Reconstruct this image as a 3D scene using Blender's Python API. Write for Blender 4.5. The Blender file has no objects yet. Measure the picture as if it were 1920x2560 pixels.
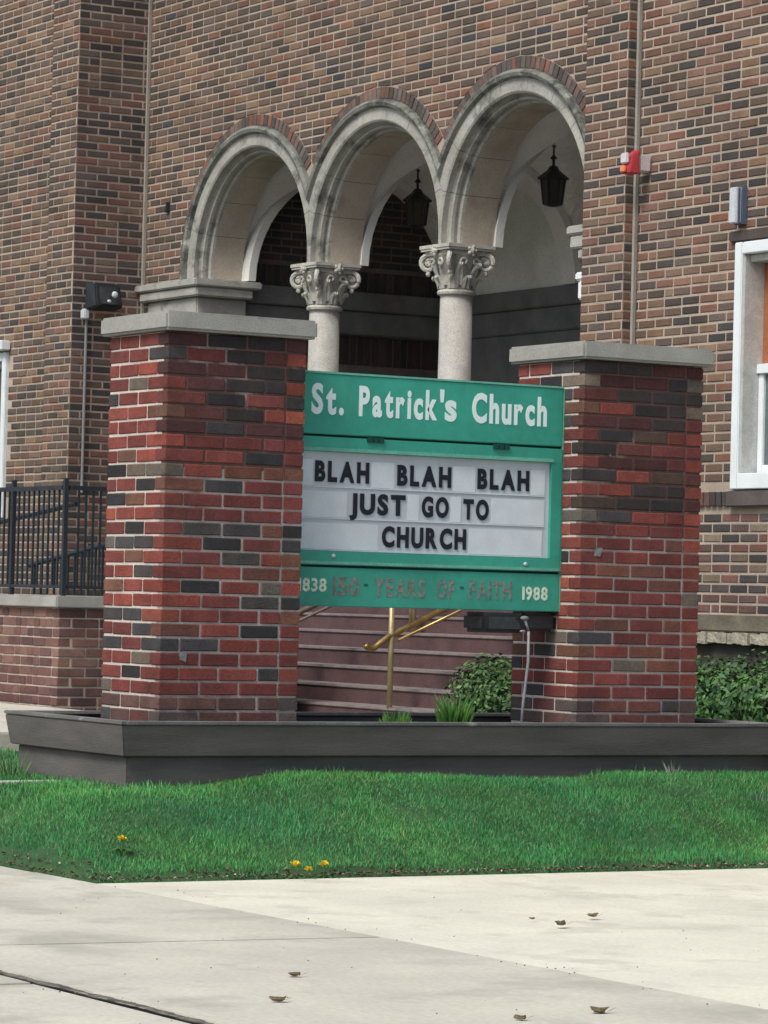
import bpy, bmesh, math, random
from mathutils import Matrix, Vector, noise
from math import sin, cos, pi, sqrt, radians, atan2, tan

R = random.Random(7)
scene = bpy.context.scene
COL = scene.collection

# ------------------------------------------------------------------ camera, sky, sun, exposure
AZ, PT, RO = radians(31), radians(1.45), radians(1.45)
EYE = Vector((0, 0, 1.15))
_f0 = Vector((-cos(AZ), sin(AZ), 0)); _r = Vector((sin(AZ), cos(AZ), 0)); _up = Vector((0, 0, 1))
_f = _f0 * cos(PT) + _up * sin(PT); _u = _up * cos(PT) - _f0 * sin(PT)
_r2 = _r * cos(RO) + _u * sin(RO)                # camera rolled a little: verticals lean right
_u2 = _u * cos(RO) - _r * sin(RO)
FPX = 8650.0
camd = bpy.data.cameras.new('camera'); cam = bpy.data.objects.new('camera', camd); COL.objects.link(cam)
M = Matrix.Identity(4)
for i in range(3):
    M[i][0] = _r2[i]; M[i][1] = _u2[i]; M[i][2] = -_f[i]; M[i][3] = EYE[i]
cam.matrix_world = M
camd.sensor_fit = 'AUTO'; camd.sensor_width = 36.0; camd.lens = FPX / 2560 * 36
camd.clip_end = 3000; camd.clip_start = 0.1
scene.camera = cam

SUN_EL = radians(52); SUN_DIR = Vector((0.38, -1.0, 0)).normalized()
world = bpy.data.worlds.new('World'); scene.world = world; world.use_nodes = True
wn = world.node_tree.nodes; wl = world.node_tree.links
sky = wn.new('ShaderNodeTexSky'); sky.sky_type = 'NISHITA'; sky.sun_disc = False
sky.sun_elevation = SUN_EL; sky.sun_rotation = atan2(SUN_DIR.x, SUN_DIR.y)
sky.air_density = 1.0; sky.dust_density = 3.5; sky.ozone_density = 0.6
bg = wn['Background']; bg.inputs['Strength'].default_value = 0.095
wl.new(sky.outputs['Color'], bg.inputs['Color'])
sl = bpy.data.lights.new('sun', 'SUN'); sl.energy = 1.75; sl.angle = radians(20); sl.color = (0.98, 1.0, 0.90)
so = bpy.data.objects.new('sun', sl); COL.objects.link(so)
sd = Vector((SUN_DIR.x * cos(SUN_EL), SUN_DIR.y * cos(SUN_EL), sin(SUN_EL)))
so.rotation_euler = sd.to_track_quat('Z', 'Y').to_euler(); so.location = (0, -10, 20)
scene.view_settings.view_transform = 'Standard'; scene.view_settings.look = 'None'
scene.view_settings.gamma = 1; scene.view_settings.use_curve_mapping = False
scene.view_settings.exposure = 0.6


def proj(p):
    d = Vector(p) - EYE
    z = d.dot(_f)
    return 960 + FPX * d.dot(_r2) / z, 1280 - FPX * d.dot(_u2) / z, z

# ------------------------------------------------------------------ materials
def srgb(r, g, b):
    def c(v):
        v /= 255.0
        return v / 12.92 if v <= 0.04045 else ((v + 0.055) / 1.055) ** 2.4
    return (c(r), c(g), c(b))


def mat(name, base, rough=0.85, var=0.25, vscale=6.0, fine=0.15, fscale=90.0, bump=0.15, bscale=60.0,
        source=None, stain=None, metallic=0.0, spec=0.3, stretch=None):
    """base colour x world-space mottling; optional stain = (colour, scale, threshold, amount)"""
    m = bpy.data.materials.new(name); m.use_nodes = True
    n = m.node_tree.nodes; l = m.node_tree.links
    b = n['Principled BSDF']
    b.inputs['Roughness'].default_value = rough; b.inputs['Metallic'].default_value = metallic
    b.inputs['Specular IOR Level'].default_value = spec
    geo = n.new('ShaderNodeNewGeometry')
    pos = geo.outputs['Position']
    if stretch:
        mp = n.new('ShaderNodeMapping'); mp.inputs['Scale'].default_value = stretch
        l.new(pos, mp.inputs['Vector']); pos = mp.outputs['Vector']

    def nz(scale, detail=4, rough_=0.55):
        t = n.new('ShaderNodeTexNoise'); t.inputs['Scale'].default_value = scale
        t.inputs['Detail'].default_value = detail; t.inputs['Roughness'].default_value = rough_
        l.new(pos, t.inputs['Vector']); return t.outputs['Fac']

    def rng(fac, a, bb, lo, hi):
        r = n.new('ShaderNodeMapRange'); r.inputs['From Min'].default_value = a; r.inputs['From Max'].default_value = bb
        r.inputs['To Min'].default_value = lo; r.inputs['To Max'].default_value = hi
        l.new(fac, r.inputs['Value']); return r.outputs['Result']

    if source == 'attr':
        s = n.new('ShaderNodeAttribute'); s.attribute_name = 'Col'; col = s.outputs['Color']
    elif source == 'obj':
        s = n.new('ShaderNodeObjectInfo'); col = s.outputs['Color']
    else:
        s = n.new('ShaderNodeRGB'); s.outputs[0].default_value = (*base, 1); col = s.outputs[0]
    f1 = rng(nz(vscale), 0.3, 0.7, 1 - var, 1 + var)
    f2 = rng(nz(fscale), 0.3, 0.7, 1 - fine, 1 + fine)
    mu = n.new('ShaderNodeMath'); mu.operation = 'MULTIPLY'; l.new(f1, mu.inputs[0]); l.new(f2, mu.inputs[1])
    vm = n.new('ShaderNodeVectorMath'); vm.operation = 'SCALE'
    l.new(col, vm.inputs[0]); l.new(mu.outputs[0], vm.inputs['Scale'])
    out = vm.outputs[0]
    for st in (stain or []):
        colr, sc, th, amt = st[:4]; keep = pos
        if len(st) > 4:
            mp = n.new('ShaderNodeMapping'); mp.inputs['Scale'].default_value = st[4]
            l.new(geo.outputs['Position'], mp.inputs['Vector']); pos = mp.outputs['Vector']
        fac = rng(nz(sc, 6, 0.65), th, th + 0.13, 0.0, amt); pos = keep
        mx = n.new('ShaderNodeMix'); mx.data_type = 'RGBA'
        l.new(fac, mx.inputs[0]); l.new(out, mx.inputs[6]); mx.inputs[7].default_value = (*colr, 1)
        out = mx.outputs[2]
    l.new(out, b.inputs['Base Color'])
    if bump > 0:
        bp = n.new('ShaderNodeBump'); bp.inputs['Strength'].default_value = bump; bp.inputs['Distance'].default_value = 0.02
        l.new(nz(bscale, 5, 0.6), bp.inputs['Height']); l.new(bp.outputs['Normal'], b.inputs['Normal'])
    return m


M_BRICK = mat('church_brick', None, source='attr', var=0.22, vscale=3, fine=0.25, fscale=70, bump=0.35, bscale=110,
              stain=[((0.05, 0.045, 0.045), 0.8, 0.62, 0.35), ((0.36, 0.33, 0.32), 1.1, 0.69, 0.6), ((0.07, 0.06, 0.058), 3.0, 0.60, 0.4, (1, 1, 0.12))])
M_BRICK1 = mat('church_brick_single', None, source='obj', var=0.22, vscale=3, fine=0.25, fscale=70, bump=0.35, bscale=110,
               stain=[((0.05, 0.045, 0.045), 0.8, 0.62, 0.35), ((0.36, 0.33, 0.32), 1.1, 0.69, 0.6), ((0.07, 0.06, 0.058), 3.0, 0.60, 0.4, (1, 1, 0.12))])
M_PBRICK = mat('pillar_brick', None, source='obj', var=0.2, vscale=9, fine=0.22, fscale=90, bump=0.4, bscale=120,
               stain=[((0.03, 0.024, 0.025), 1.7, 0.57, 0.65), ((0.35, 0.32, 0.30), 5, 0.72, 0.5)])
M_PBRICKA = mat('pillar_brick_mass', None, source='attr', var=0.2, vscale=9, fine=0.22, fscale=90, bump=0.4, bscale=120)
M_MORTAR = mat('church_mortar', (0.445, 0.362, 0.305), var=0.2, vscale=2, bump=0.5, bscale=150,
               stain=[((0.27, 0.24, 0.22), 0.7, 0.60, 0.5)])
M_PMORTAR = mat('pillar_mortar', (0.62, 0.56, 0.52), var=0.15, vscale=5, bump=0.5, bscale=150)
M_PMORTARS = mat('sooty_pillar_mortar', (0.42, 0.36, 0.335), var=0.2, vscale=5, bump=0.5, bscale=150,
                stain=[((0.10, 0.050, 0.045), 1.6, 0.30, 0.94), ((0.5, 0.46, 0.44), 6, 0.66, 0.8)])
M_PMORTARL = mat('front_pillar_mortar', (0.40, 0.355, 0.34), var=0.2, vscale=5, bump=0.5, bscale=150,
                stain=[((0.13, 0.07, 0.062), 2.0, 0.55, 0.85)])  # mortar of the lower +X face, darker than the other sides
M_LMORTAR = mat('wall_mortar', (0.52, 0.43, 0.38), var=0.2, vscale=5, bump=0.5, bscale=150)
M_CAP = mat('cap_concrete', (0.325, 0.318, 0.298), var=0.16, vscale=5, fine=0.15, fscale=120, bump=0.3, bscale=140,
            stain=[((0.17, 0.175, 0.16), 7, 0.6, 0.5)])
M_STONE = mat('limestone', (0.36, 0.355, 0.33), var=0.18, vscale=4, fine=0.12, fscale=60, bump=0.35, bscale=70,
              stain=[((0.09, 0.095, 0.085), 3.2, 0.56, 0.8)])
M_ARCH = mat('arch_limestone', (0.355, 0.345, 0.32), var=0.2, vscale=4, fine=0.14, fscale=50, bump=0.35, bscale=70,
             stain=[((0.07, 0.075, 0.066), 3.4, 0.545, 0.85), ((0.55, 0.55, 0.52), 9, 0.66, 0.5)])
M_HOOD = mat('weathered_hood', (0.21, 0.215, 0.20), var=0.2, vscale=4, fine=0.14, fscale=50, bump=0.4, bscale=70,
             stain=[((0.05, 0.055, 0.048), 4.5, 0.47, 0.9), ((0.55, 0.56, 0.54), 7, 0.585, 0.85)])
M_SOFFIT = mat('soffit_limestone', (0.42, 0.365, 0.31), var=0.15, vscale=3, fine=0.1, fscale=50, bump=0.25, bscale=70,
             stain=[((0.30, 0.25, 0.20), 2.0, 0.55, 0.6)])
M_CAPITAL = mat('capital_limestone', (0.44, 0.425, 0.39), var=0.15, vscale=9, bump=0.3, bscale=90,
                stain=[((0.14, 0.14, 0.12), 9, 0.6, 0.6)])
M_GRANITE = mat('shaft_granite', (0.37, 0.35, 0.335), rough=0.6, var=0.12, vscale=9, fine=0.4, fscale=160, bump=0.1)
M_PLASTER = mat('vault_plaster', (0.70, 0.695, 0.68), var=0.1, vscale=2, bump=0.1, stain=[((0.48, 0.46, 0.44), 1.6, 0.58, 0.5)])
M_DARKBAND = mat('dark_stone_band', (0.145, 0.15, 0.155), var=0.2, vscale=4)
M_JOINT = mat('sealant', (0.33, 0.30, 0.275), var=0.1)
M_WHITE = mat('window_white', (0.74, 0.78, 0.82), rough=0.5, var=0.05, fine=0.04, bump=0.05)
M_JAMB = mat('window_jamb', (0.50, 0.50, 0.49), rough=0.5, var=0.15, vscale=12)
M_BLIND = mat('orange_blind', (0.33, 0.12, 0.06), var=0.08)
M_GLASS = mat('window_glass', (0.10, 0.13, 0.14), rough=0.06, var=0.1, bump=0, spec=0.8)
M_LINTEL = mat('lintel_steel', (0.075, 0.06, 0.055), rough=0.6, var=0.2)
M_IRON = mat('black_iron', (0.018, 0.024, 0.034), rough=0.45, var=0.2, bump=0.05, spec=0.5)
M_BLACK = mat('black_housing', (0.018, 0.02, 0.024), rough=0.5, var=0.25, bump=0.1, spec=0.5)
M_LENS = mat('lamp_lens', (0.03, 0.033, 0.04), rough=0.12, var=0.3, vscale=30, bump=0, spec=0.8)
M_CONDUIT = mat('grey_conduit', (0.22, 0.22, 0.235), rough=0.4, var=0.1, spec=0.5)
M_RED = mat('alarm_red', (0.48, 0.05, 0.065), rough=0.35, var=0.08, bump=0, spec=0.5)
M_PINK = mat('alarm_white', (0.62, 0.55, 0.58), rough=0.35, var=0.08, bump=0)
M_AMBER = mat('alarm_amber', (0.8, 0.25, 0.12), rough=0.3, var=0.1, bump=0)
M_GBOX = mat('grey_box', (0.55, 0.58, 0.64), rough=0.4, var=0.08, bump=0.03)
M_GBOX2 = mat('grey_box_shadow_gap', (0.10, 0.13, 0.20), rough=0.5, var=0.08, bump=0)  # dark blue: shadow beside the box put into colour; also the seam line
M_BRASS = mat('brass', (0.34, 0.23, 0.09), rough=0.33, var=0.35, vscale=14, metallic=0.7, bump=0.03)
M_BRASSD = mat('brass_post', (0.42, 0.33, 0.19), rough=0.4, var=0.2, metallic=0.4, bump=0.03)
M_STEP = mat('step_paint', (0.098, 0.056, 0.058), rough=0.8, var=0.22, vscale=5, fine=0.2, bump=0.25)
M_NOSE = mat('step_nosing', (0.215, 0.18, 0.18), rough=0.8, var=0.2, vscale=9, stain=[((0.12, 0.07, 0.08), 14, 0.6, 0.6)])
M_STEPB = mat('step_base', (0.30, 0.285, 0.28), var=0.2, vscale=6)
M_GREEN = mat('sign_green', (0.037, 0.31, 0.235), rough=0.38, var=0.16, vscale=2.5, fine=0.06, fscale=30, bump=0.03, spec=0.5,
              stain=[((0.06, 0.34, 0.255), 2.2, 0.57, 0.7), ((0.012, 0.17, 0.14), 4.0, 0.62, 0.5), ((0.07, 0.20, 0.14), 14.0, 0.62, 0.5, (1, 1, 0.1))])
M_GREENL = mat('sign_green_light', (0.13, 0.40, 0.31), rough=0.45, var=0.15, vscale=8, bump=0.03, spec=0.5)  # lighter green for the trims and frame beads
M_GREEND = mat('sign_green_dark', (0.008, 0.055, 0.045), rough=0.6, var=0.1, bump=0)
M_BOARD = mat('letter_board', (0.50, 0.535, 0.59), rough=0.25, var=0.08, vscale=5, fine=0.04, bump=0.02, spec=0.5)
M_CARD = mat('letter_card', (0.64, 0.685, 0.74), rough=0.25, var=0.06, vscale=9, fine=0.04, bump=0.0, spec=0.5)
M_LBLACK = mat('letter_black', (0.012, 0.016, 0.026), rough=0.4, var=0.1, bump=0)
M_LWHITE = mat('letter_white', (0.72, 0.84, 0.84), rough=0.5, var=0.04, fine=0.0, bump=0)
M_LFADE = mat('letter_faded', (0.17, 0.20, 0.18), rough=0.7, var=0.3, vscale=25, fine=0.3, fscale=60, bump=0,
              stain=[((0.40, 0.21, 0.22), 24, 0.5, 0.7)])
M_LDOT = mat('letter_dot', (0.01, 0.10, 0.12), rough=0.6, var=0.1, bump=0)
M_LYEAR = mat('letter_year', (0.62, 0.74, 0.60), rough=0.6, var=0.2, vscale=40, bump=0)
M_WOOD = mat('planter_wood', (0.112, 0.104, 0.102), rough=0.8, var=0.2, vscale=2, fine=0.1, fscale=50, bump=0.2, bscale=30,
             stretch=(1, 1, 6))
M_RIM = mat('planter_rim', (0.17, 0.165, 0.165), rough=0.7, var=0.2, vscale=3, fine=0.2, stain=[((0.45, 0.45, 0.45), 7, 0.58, 0.8)])
M_SOIL = mat('soil', (0.035, 0.026, 0.020), var=0.4, vscale=20, bump=0.8, bscale=40)
M_CONC = mat('sidewalk_concrete', (0.535, 0.505, 0.435), var=0.12, vscale=1.6, fine=0.10, fscale=45, bump=0.15, bscale=120,
             stain=[((0.37, 0.35, 0.30), 1.9, 0.52, 0.7), ((0.28, 0.265, 0.235), 7, 0.66, 0.5), ((0.2, 0.19, 0.17), 26, 0.71, 0.5)])
M_CONCB = mat('walkway_concrete', (0.665, 0.63, 0.53), var=0.09, vscale=1.8, fine=0.09, fscale=60, bump=0.2, bscale=140,
              stain=[((0.50, 0.47, 0.39), 2.6, 0.52, 0.7), ((0.45, 0.43, 0.37), 12, 0.63, 0.6), ((0.3, 0.28, 0.24), 30, 0.70, 0.6)])
M_CRACK = mat('joint_fill', (0.15, 0.135, 0.11), var=0.4, vscale=8, fine=0.4, fscale=30, bump=0.5, stain=[((0.42, 0.40, 0.36), 9, 0.66, 0.6)])
M_ASPH = mat('asphalt', (0.05, 0.05, 0.052), var=0.2, bump=0.5, bscale=150)
M_EARTH = mat('lawn_earth', (0.035, 0.085, 0.030), var=0.35, vscale=5, bump=0.5, bscale=40,
              stain=[((0.10, 0.07, 0.05), 3, 0.68, 0.6)])
M_GROUND = mat('ground_grass', (0.03, 0.075, 0.025), var=0.3, vscale=0.6, bump=0.4)
M_GRASS = mat('grass_blade', None, source='attr', rough=0.7, var=0.28, vscale=2.2, spec=0.15, fine=0.1, bump=0)
M_LEAF = mat('leaf', None, source='attr', rough=0.55, var=0.15, vscale=5, fine=0.1, bump=0, spec=0.4)
M_STEM = mat('stem', (0.09, 0.075, 0.05), var=0.2)
M_YEL = mat('dandelion_yellow', (0.75, 0.55, 0.03), var=0.1, bump=0)
M_DRY = mat('dry_leaf', (0.13, 0.10, 0.055), var=0.3, vscale=30, bump=0.3)
M_ROCK = mat('rock', (0.24, 0.22, 0.21), var=0.3, vscale=14, bump=0.6, bscale=30)
M_ROOF = mat('roof', (0.08, 0.075, 0.07), var=0.2)

# ------------------------------------------------------------------ helpers
class MB:
    def __init__(s):
        s.v = []; s.f = []; s.c = []

    def add(s, vs, fs, col=None):
        o = len(s.v); s.v.extend([tuple(v) for v in vs]); s.f.extend([tuple(i + o for i in f) for f in fs])
        if col is not None: s.c.extend([col] * len(vs))

    def box(s, a, b, col=None):
        x0, y0, z0 = a; x1, y1, z1 = b
        s.add([(x0, y0, z0), (x1, y0, z0), (x1, y1, z0), (x0, y1, z0), (x0, y0, z1), (x1, y0, z1), (x1, y1, z1), (x0, y1, z1)],
              [(0, 3, 2, 1), (4, 5, 6, 7), (0, 1, 5, 4), (1, 2, 6, 5), (2, 3, 7, 6), (3, 0, 4, 7)], col)

    def tube(s, pts, r, n=8, col=None):
        pts = [Vector(p) for p in pts]; rs = r if isinstance(r, (list, tuple)) else [r] * len(pts)
        vs = []; fs = []; ref = Vector((0.31, 0.47, 0.83))
        for i, p in enumerate(pts):
            t = (pts[min(i + 1, len(pts) - 1)] - pts[max(i - 1, 0)]).normalized()
            a = t.cross(ref)
            if a.length < 0.05: a = t.cross(Vector((1, 0, 0)))
            a.normalize(); b = t.cross(a)
            for k in range(n):
                an = 2 * pi * k / n; vs.append(p + (a * cos(an) + b * sin(an)) * rs[i])
        for i in range(len(pts) - 1):
            for k in range(n):
                fs.append((i * n + k, i * n + (k + 1) % n, (i + 1) * n + (k + 1) % n, (i + 1) * n + k))
        fs.append(tuple(reversed(range(n)))); fs.append(tuple(range((len(pts) - 1) * n, len(pts) * n)))
        s.add(vs, fs, col)

    def lathe(s, prof, cx, cy, n=20, col=None):
        vs = []; fs = []
        for (r, z) in prof:
            for k in range(n):
                a = 2 * pi * k / n; vs.append((cx + r * cos(a), cy + r * sin(a), z))
        m = len(prof)
        for i in range(m - 1):
            for k in range(n):
                fs.append((i * n + k, i * n + (k + 1) % n, (i + 1) * n + (k + 1) % n, (i + 1) * n + k))
        fs.append(tuple(reversed(range(n)))); fs.append(tuple(range((m - 1) * n, m * n)))
        s.add(vs, fs, col)

    def blob(s, c, r, n=8, m=6, jit=0.0, col=None):
        vs = [(c[0], c[1], c[2] + r[2])]; fs = []
        for i in range(1, m):
            t = pi * i / m
            for k in range(n):
                a = 2 * pi * k / n; j = 1 + R.uniform(-jit, jit)
                vs.append((c[0] + r[0] * sin(t) * cos(a) * j, c[1] + r[1] * sin(t) * sin(a) * j, c[2] + r[2] * cos(t) * j))
        vs.append((c[0], c[1], c[2] - r[2])); L = len(vs) - 1
        for k in range(n): fs.append((0, 1 + k, 1 + (k + 1) % n)); fs.append((L, 1 + (m - 2) * n + (k + 1) % n, 1 + (m - 2) * n + k))
        for i in range(m - 2):
            for k in range(n):
                fs.append((1 + i * n + k, 1 + (i + 1) * n + k, 1 + (i + 1) * n + (k + 1) % n, 1 + i * n + (k + 1) % n))
        s.add(vs, fs, col)

    def mesh(s, name, smooth=False):
        me = bpy.data.meshes.new(name); me.from_pydata(s.v, [], s.f)
        if s.c and len(s.c) == len(s.v):
            at = me.attributes.new('Col', 'FLOAT_COLOR', 'POINT')
            buf = []
            for c in s.c: buf.extend((c[0], c[1], c[2], 1.0))
            at.data.foreach_set('color', buf)
        if smooth: me.polygons.foreach_set('use_smooth', [True] * len(me.polygons))
        me.update(); return me

    def build(s, name, m, parent=None, smooth=False, bevel=0.0, kind=None, fixn=False):
        me = s.mesh(name, smooth)
        if bevel > 0 or fixn:
            bm = bmesh.new(); bm.from_mesh(me)
            bmesh.ops.remove_doubles(bm, verts=bm.verts, dist=1e-5)
            bmesh.ops.recalc_face_normals(bm, faces=bm.faces)
            if bevel > 0:
                bmesh.ops.bevel(bm, geom=[e for e in bm.edges if len(e.link_faces) == 2 and e.calc_face_angle(0) > 0.6], offset=bevel, segments=2, affect='EDGES', clamp_overlap=True)
            bm.to_mesh(me); bm.free()
        return link(name, me, m, parent, kind)


def link(name, me, m, parent=None, kind=None):
    o = bpy.data.objects.new(name, me); COL.objects.link(o)
    if m is not None and (len(me.materials) == 0): me.materials.append(m)
    if parent is not None:
        o.parent = parent
        o.matrix_parent_inverse = Matrix.Translation(-world_loc(parent))
    if kind: o['kind'] = kind
    return o


_WL = {}
def world_loc(o):
    return _WL.get(o.name, Vector((0, 0, 0)))


def thing(name, label, cat, loc=(0, 0, 0), group=None):
    o = bpy.data.objects.new(name, None); COL.objects.link(o); o.location = loc; o.empty_display_size = 0.2
    _WL[o.name] = Vector(loc)
    o['label'] = label; o['category'] = cat
    if group: o['group'] = group
    return o


def tag(o, label, cat, group=None):
    o['label'] = label; o['category'] = cat
    if group: o['group'] = group
    return o


def struct(o):
    o['kind'] = 'structure'; return o


def pick(pal):
    t = R.random() * sum(p[0] for p in pal)
    for w, c in pal:
        t -= w
        if t <= 0: break
    k = R.uniform(0.82, 1.18); j = R.uniform(-0.05, 0.05)
    return (max(0.005, c[0] * k * (1 + j)), c[1] * k, c[2] * k * (1 - j))


# chamfered box used for single bricks, mesh shared between bricks of one size
_BOX = {}
def brick_mesh(dx, dy, dz, m):
    key = (round(dx, 3), round(dy, 3), round(dz, 3), m.name)
    if key in _BOX: return _BOX[key]
    dx, dy, dz = key[:3]
    bm = bmesh.new(); bmesh.ops.create_cube(bm, size=1)
    for v in bm.verts: v.co = Vector((v.co.x * dx, v.co.y * dy, v.co.z * dz))
    bmesh.ops.bevel(bm, geom=bm.edges[:], offset=0.004, segments=1, affect='EDGES')
    me = bpy.data.meshes.new('brick'); bm.to_mesh(me); bm.free(); me.materials.append(m)
    _BOX[key] = me; return me


def single_brick(a, b, col, m, parent, jit=0.0015):
    c = [(a[i] + b[i]) / 2 for i in range(3)]
    me = brick_mesh(b[0] - a[0], b[1] - a[1], b[2] - a[2], m)
    o = bpy.data.objects.new('brick', me); COL.objects.link(o)
    o.color = (*col, 1)
    o.parent = parent; P = world_loc(parent)
    o.location = (c[0] - P.x + R.uniform(-jit, jit), c[1] - P.y + R.uniform(-jit, jit), c[2] - P.z + R.uniform(-jit, jit))
    o.rotation_euler = (R.uniform(-.006, .006), R.uniform(-.006, .006), R.uniform(-.006, .006))
    return o


# ------------------------------------------------------------------ ground, road, pavement
gm = MB(); gm.add([(-900, -900, -0.35), (900, -900, -0.35), (900, 900, -0.35), (-900, 900, -0.35)], [(0, 1, 2, 3)])
struct(gm.build('ground', M_GROUND))
rm = MB(); rm.box((-200, -9, -0.30), (200, 2.2, -0.13)); struct(rm.build('road', M_ASPH))
km = MB()
for i in range(-14, 8): km.box((i * 3.0 + 0.01, 2.205, -0.30), (i * 3.0 + 2.99, 2.36, 0.0))
struct(km.build('kerb', M_CONC, bevel=0.015))
base = MB(); base.box((-60, 2.361, -0.34), (14, 30, -0.055)); struct(base.build('subsoil', M_EARTH))
side = struct(bpy.data.objects.new('sidewalk', None)); COL.objects.link(side); side['kind'] = 'structure'
def slab(x0, x1, y0, y1, m, z=0.0, skew=0.0):
    b = MB(); b.box((x0, y0, -0.10), (x1, y1, z))
    b.v = [(v[0] + skew * (v[1] - 6.12), v[1], v[2]) for v in b.v]
    return b.build('slab', m, side, bevel=0.006)
xs = [-36 + 2.75 * i for i in range(0, 17)]
off = -10.12 - min(xs, key=lambda v: abs(v + 10.12))
xs = [v + off for v in xs]
for a, b in zip(xs, xs[1:]):
    slab(a + 0.006, b - 0.006, 4.450, 6.118, M_CONC, R.uniform(-0.002, 0.002), 0.1)
    slab(a + 0.9, b + 0.888, 2.37, 4.388, M_CONC, R.uniform(-0.002, 0.002))
cm = MB()
cm.box((-36, 4.389, -0.10), (9, 4.449, -0.009))
x = -16.0; prev = None
while x < -4:
    wa = 0.015 + 0.014 * noise.noise((x * 9, 0, 0)) + R.uniform(-.004, .004); wb = 0.015 + 0.014 * noise.noise((x * 9, 5, 0)) + R.uniform(-.004, .004)
    c = 4.419 + 0.012 * noise.noise((x * 2.5, 9, 0))
    q = ((x, c - wa, 0.0035), (x, c + wb, 0.0035))
    if prev: cm.add([prev[0], q[0], q[1], prev[1]], [(0, 1, 2, 3)])
    prev = q; x += 0.03
cm.build('joint_strip', M_CRACK, side)
wk = MB(); wk.box((-12.36, 6.128, -0.10), (-5.5, 16, -0.004)); struct(wk.build('walkway', M_CONCB, bevel=0.006))
pm = MB(); pm.box((-24.5, 6.13, -0.1), (-17.35, 10.1, 0.37)); struct(pm.build('path', M_CONC, bevel=0.01))

# lawn: a sheet that banks up from the pavement
def sstep(t):
    t = max(0, min(1, t)); return t * t * (3 - 2 * t)
def lawn_h(x, y):
    d = min(-12.40 - x, (y - 6.17) * 2.6)
    h = 0.245 * sstep(d / 1.35) - 0.03 + 0.05 * sstep(d / 0.12)
    h += 0.022 * noise.noise((x * 1.1, y * 1.1, 0)) * sstep(d / 0.5)
    if x < -13.2 and x > -14.1:                                     # the grass laps up against the planter, with a dip
        h += (0.07 + 0.09 * noise.noise((y * 0.95 + 3.1, 1.7, 0.4))) * sstep((-x - 13.2) / 0.5) * sstep((y - 7.15) / 0.8)
    return h
NX, NY = 120, 90
lv = []; lf = []
for i in range(NX + 1):
    for j in range(NY + 1):
        x = -12.37 - (22.0 * (i / NX) ** 1.9); y = 6.13 + 13.0 * (j / NY) ** 1.5
        lv.append((x, y, lawn_h(x, y)))
for i in range(NX):
    for j in range(NY):
        lf.append((i * (NY + 1) + j, i * (NY + 1) + j + 1, (i + 1) * (NY + 1) + j + 1, (i + 1) * (NY + 1) + j))
lm = MB(); lm.v = lv; lm.f = lf
struct(lm.build('lawn', M_EARTH, smooth=True))
l2 = MB(); l2.box((-5.49, 6.13, -0.1), (13, 18, 0.02)); struct(l2.build('side_lawn', M_GROUND))
er = MB()
for i in range(10):
    ya, yb = 6.58 + i * .043, 6.58 + (i + 1) * .043; za, zb_ = lawn_h(-14.5, ya) + .012, lawn_h(-14.5, yb) + .012
    er.add([(-14.58, ya, za), (-14.44, ya, za), (-14.44, yb, zb_), (-14.58, yb, zb_), (-14.58, ya, za - .1), (-14.44, ya, za - .1), (-14.44, yb, zb_ - .1), (-14.58, yb, zb_ - .1)],
           [(0, 1, 2, 3), (1, 5, 6, 2), (0, 3, 7, 4), (0, 4, 5, 1), (3, 2, 6, 7)])
tag(er.build('edging_strip', M_CONC), 'pale narrow concrete edging strip in the grass at the planter end', 'edging')

# ------------------------------------------------------------------ church
CH = thing('church_building', 'brown brick church with three limestone arches on columns', 'church', (-24, 14, 0.3))
YW = 13.9; ZT = 7.8; COURSE = 0.0677
PAL = [(3.6, (0.162, 0.106, 0.080)), (2.3, (0.082, 0.065, 0.058)), (1.4, (0.222, 0.143, 0.098)), (1.5, (0.182, 0.096, 0.072)),
       (2.0, (0.128, 0.092, 0.080)), (0.25, (0.225, 0.104, 0.070)), (1.6, (0.108, 0.083, 0.070)), (0.2, (0.060, 0.060, 0.070))]
PALD = [(2.0, (0.135, 0.085, 0.076)), (2.8, (0.062, 0.053, 0.055)), (1.4, (0.155, 0.080, 0.070)), (1.6, (0.095, 0.077, 0.075)), (0.5, (0.17, 0.12, 0.095))]
PALR = PAL + [(2.0, (0.195, 0.108, 0.084)), (2.0, (0.064, 0.057, 0.055))]
ARCHX = [-25.43, -23.41, -21.40]; ZC = 3.93; RO_ = 1.16; RB = 1.265; HALF = 1.008
cand = []            # every church brick: (poly in u,v ; frame ; colour)

def clip_half(poly, px, pz, nx, nz):
    out = []
    for i in range(len(poly)):
        a = poly[i]; b = poly[(i + 1) % len(poly)]
        da = (a[0] - px) * nx + (a[1] - pz) * nz; db = (b[0] - px) * nx + (b[1] - pz) * nz
        if da >= 0: out.append(a)
        if (da >= 0) != (db >= 0):
            t = da / (da - db); out.append((a[0] + (b[0] - a[0]) * t, a[1] + (b[1] - a[1]) * t))
    return out

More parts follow.
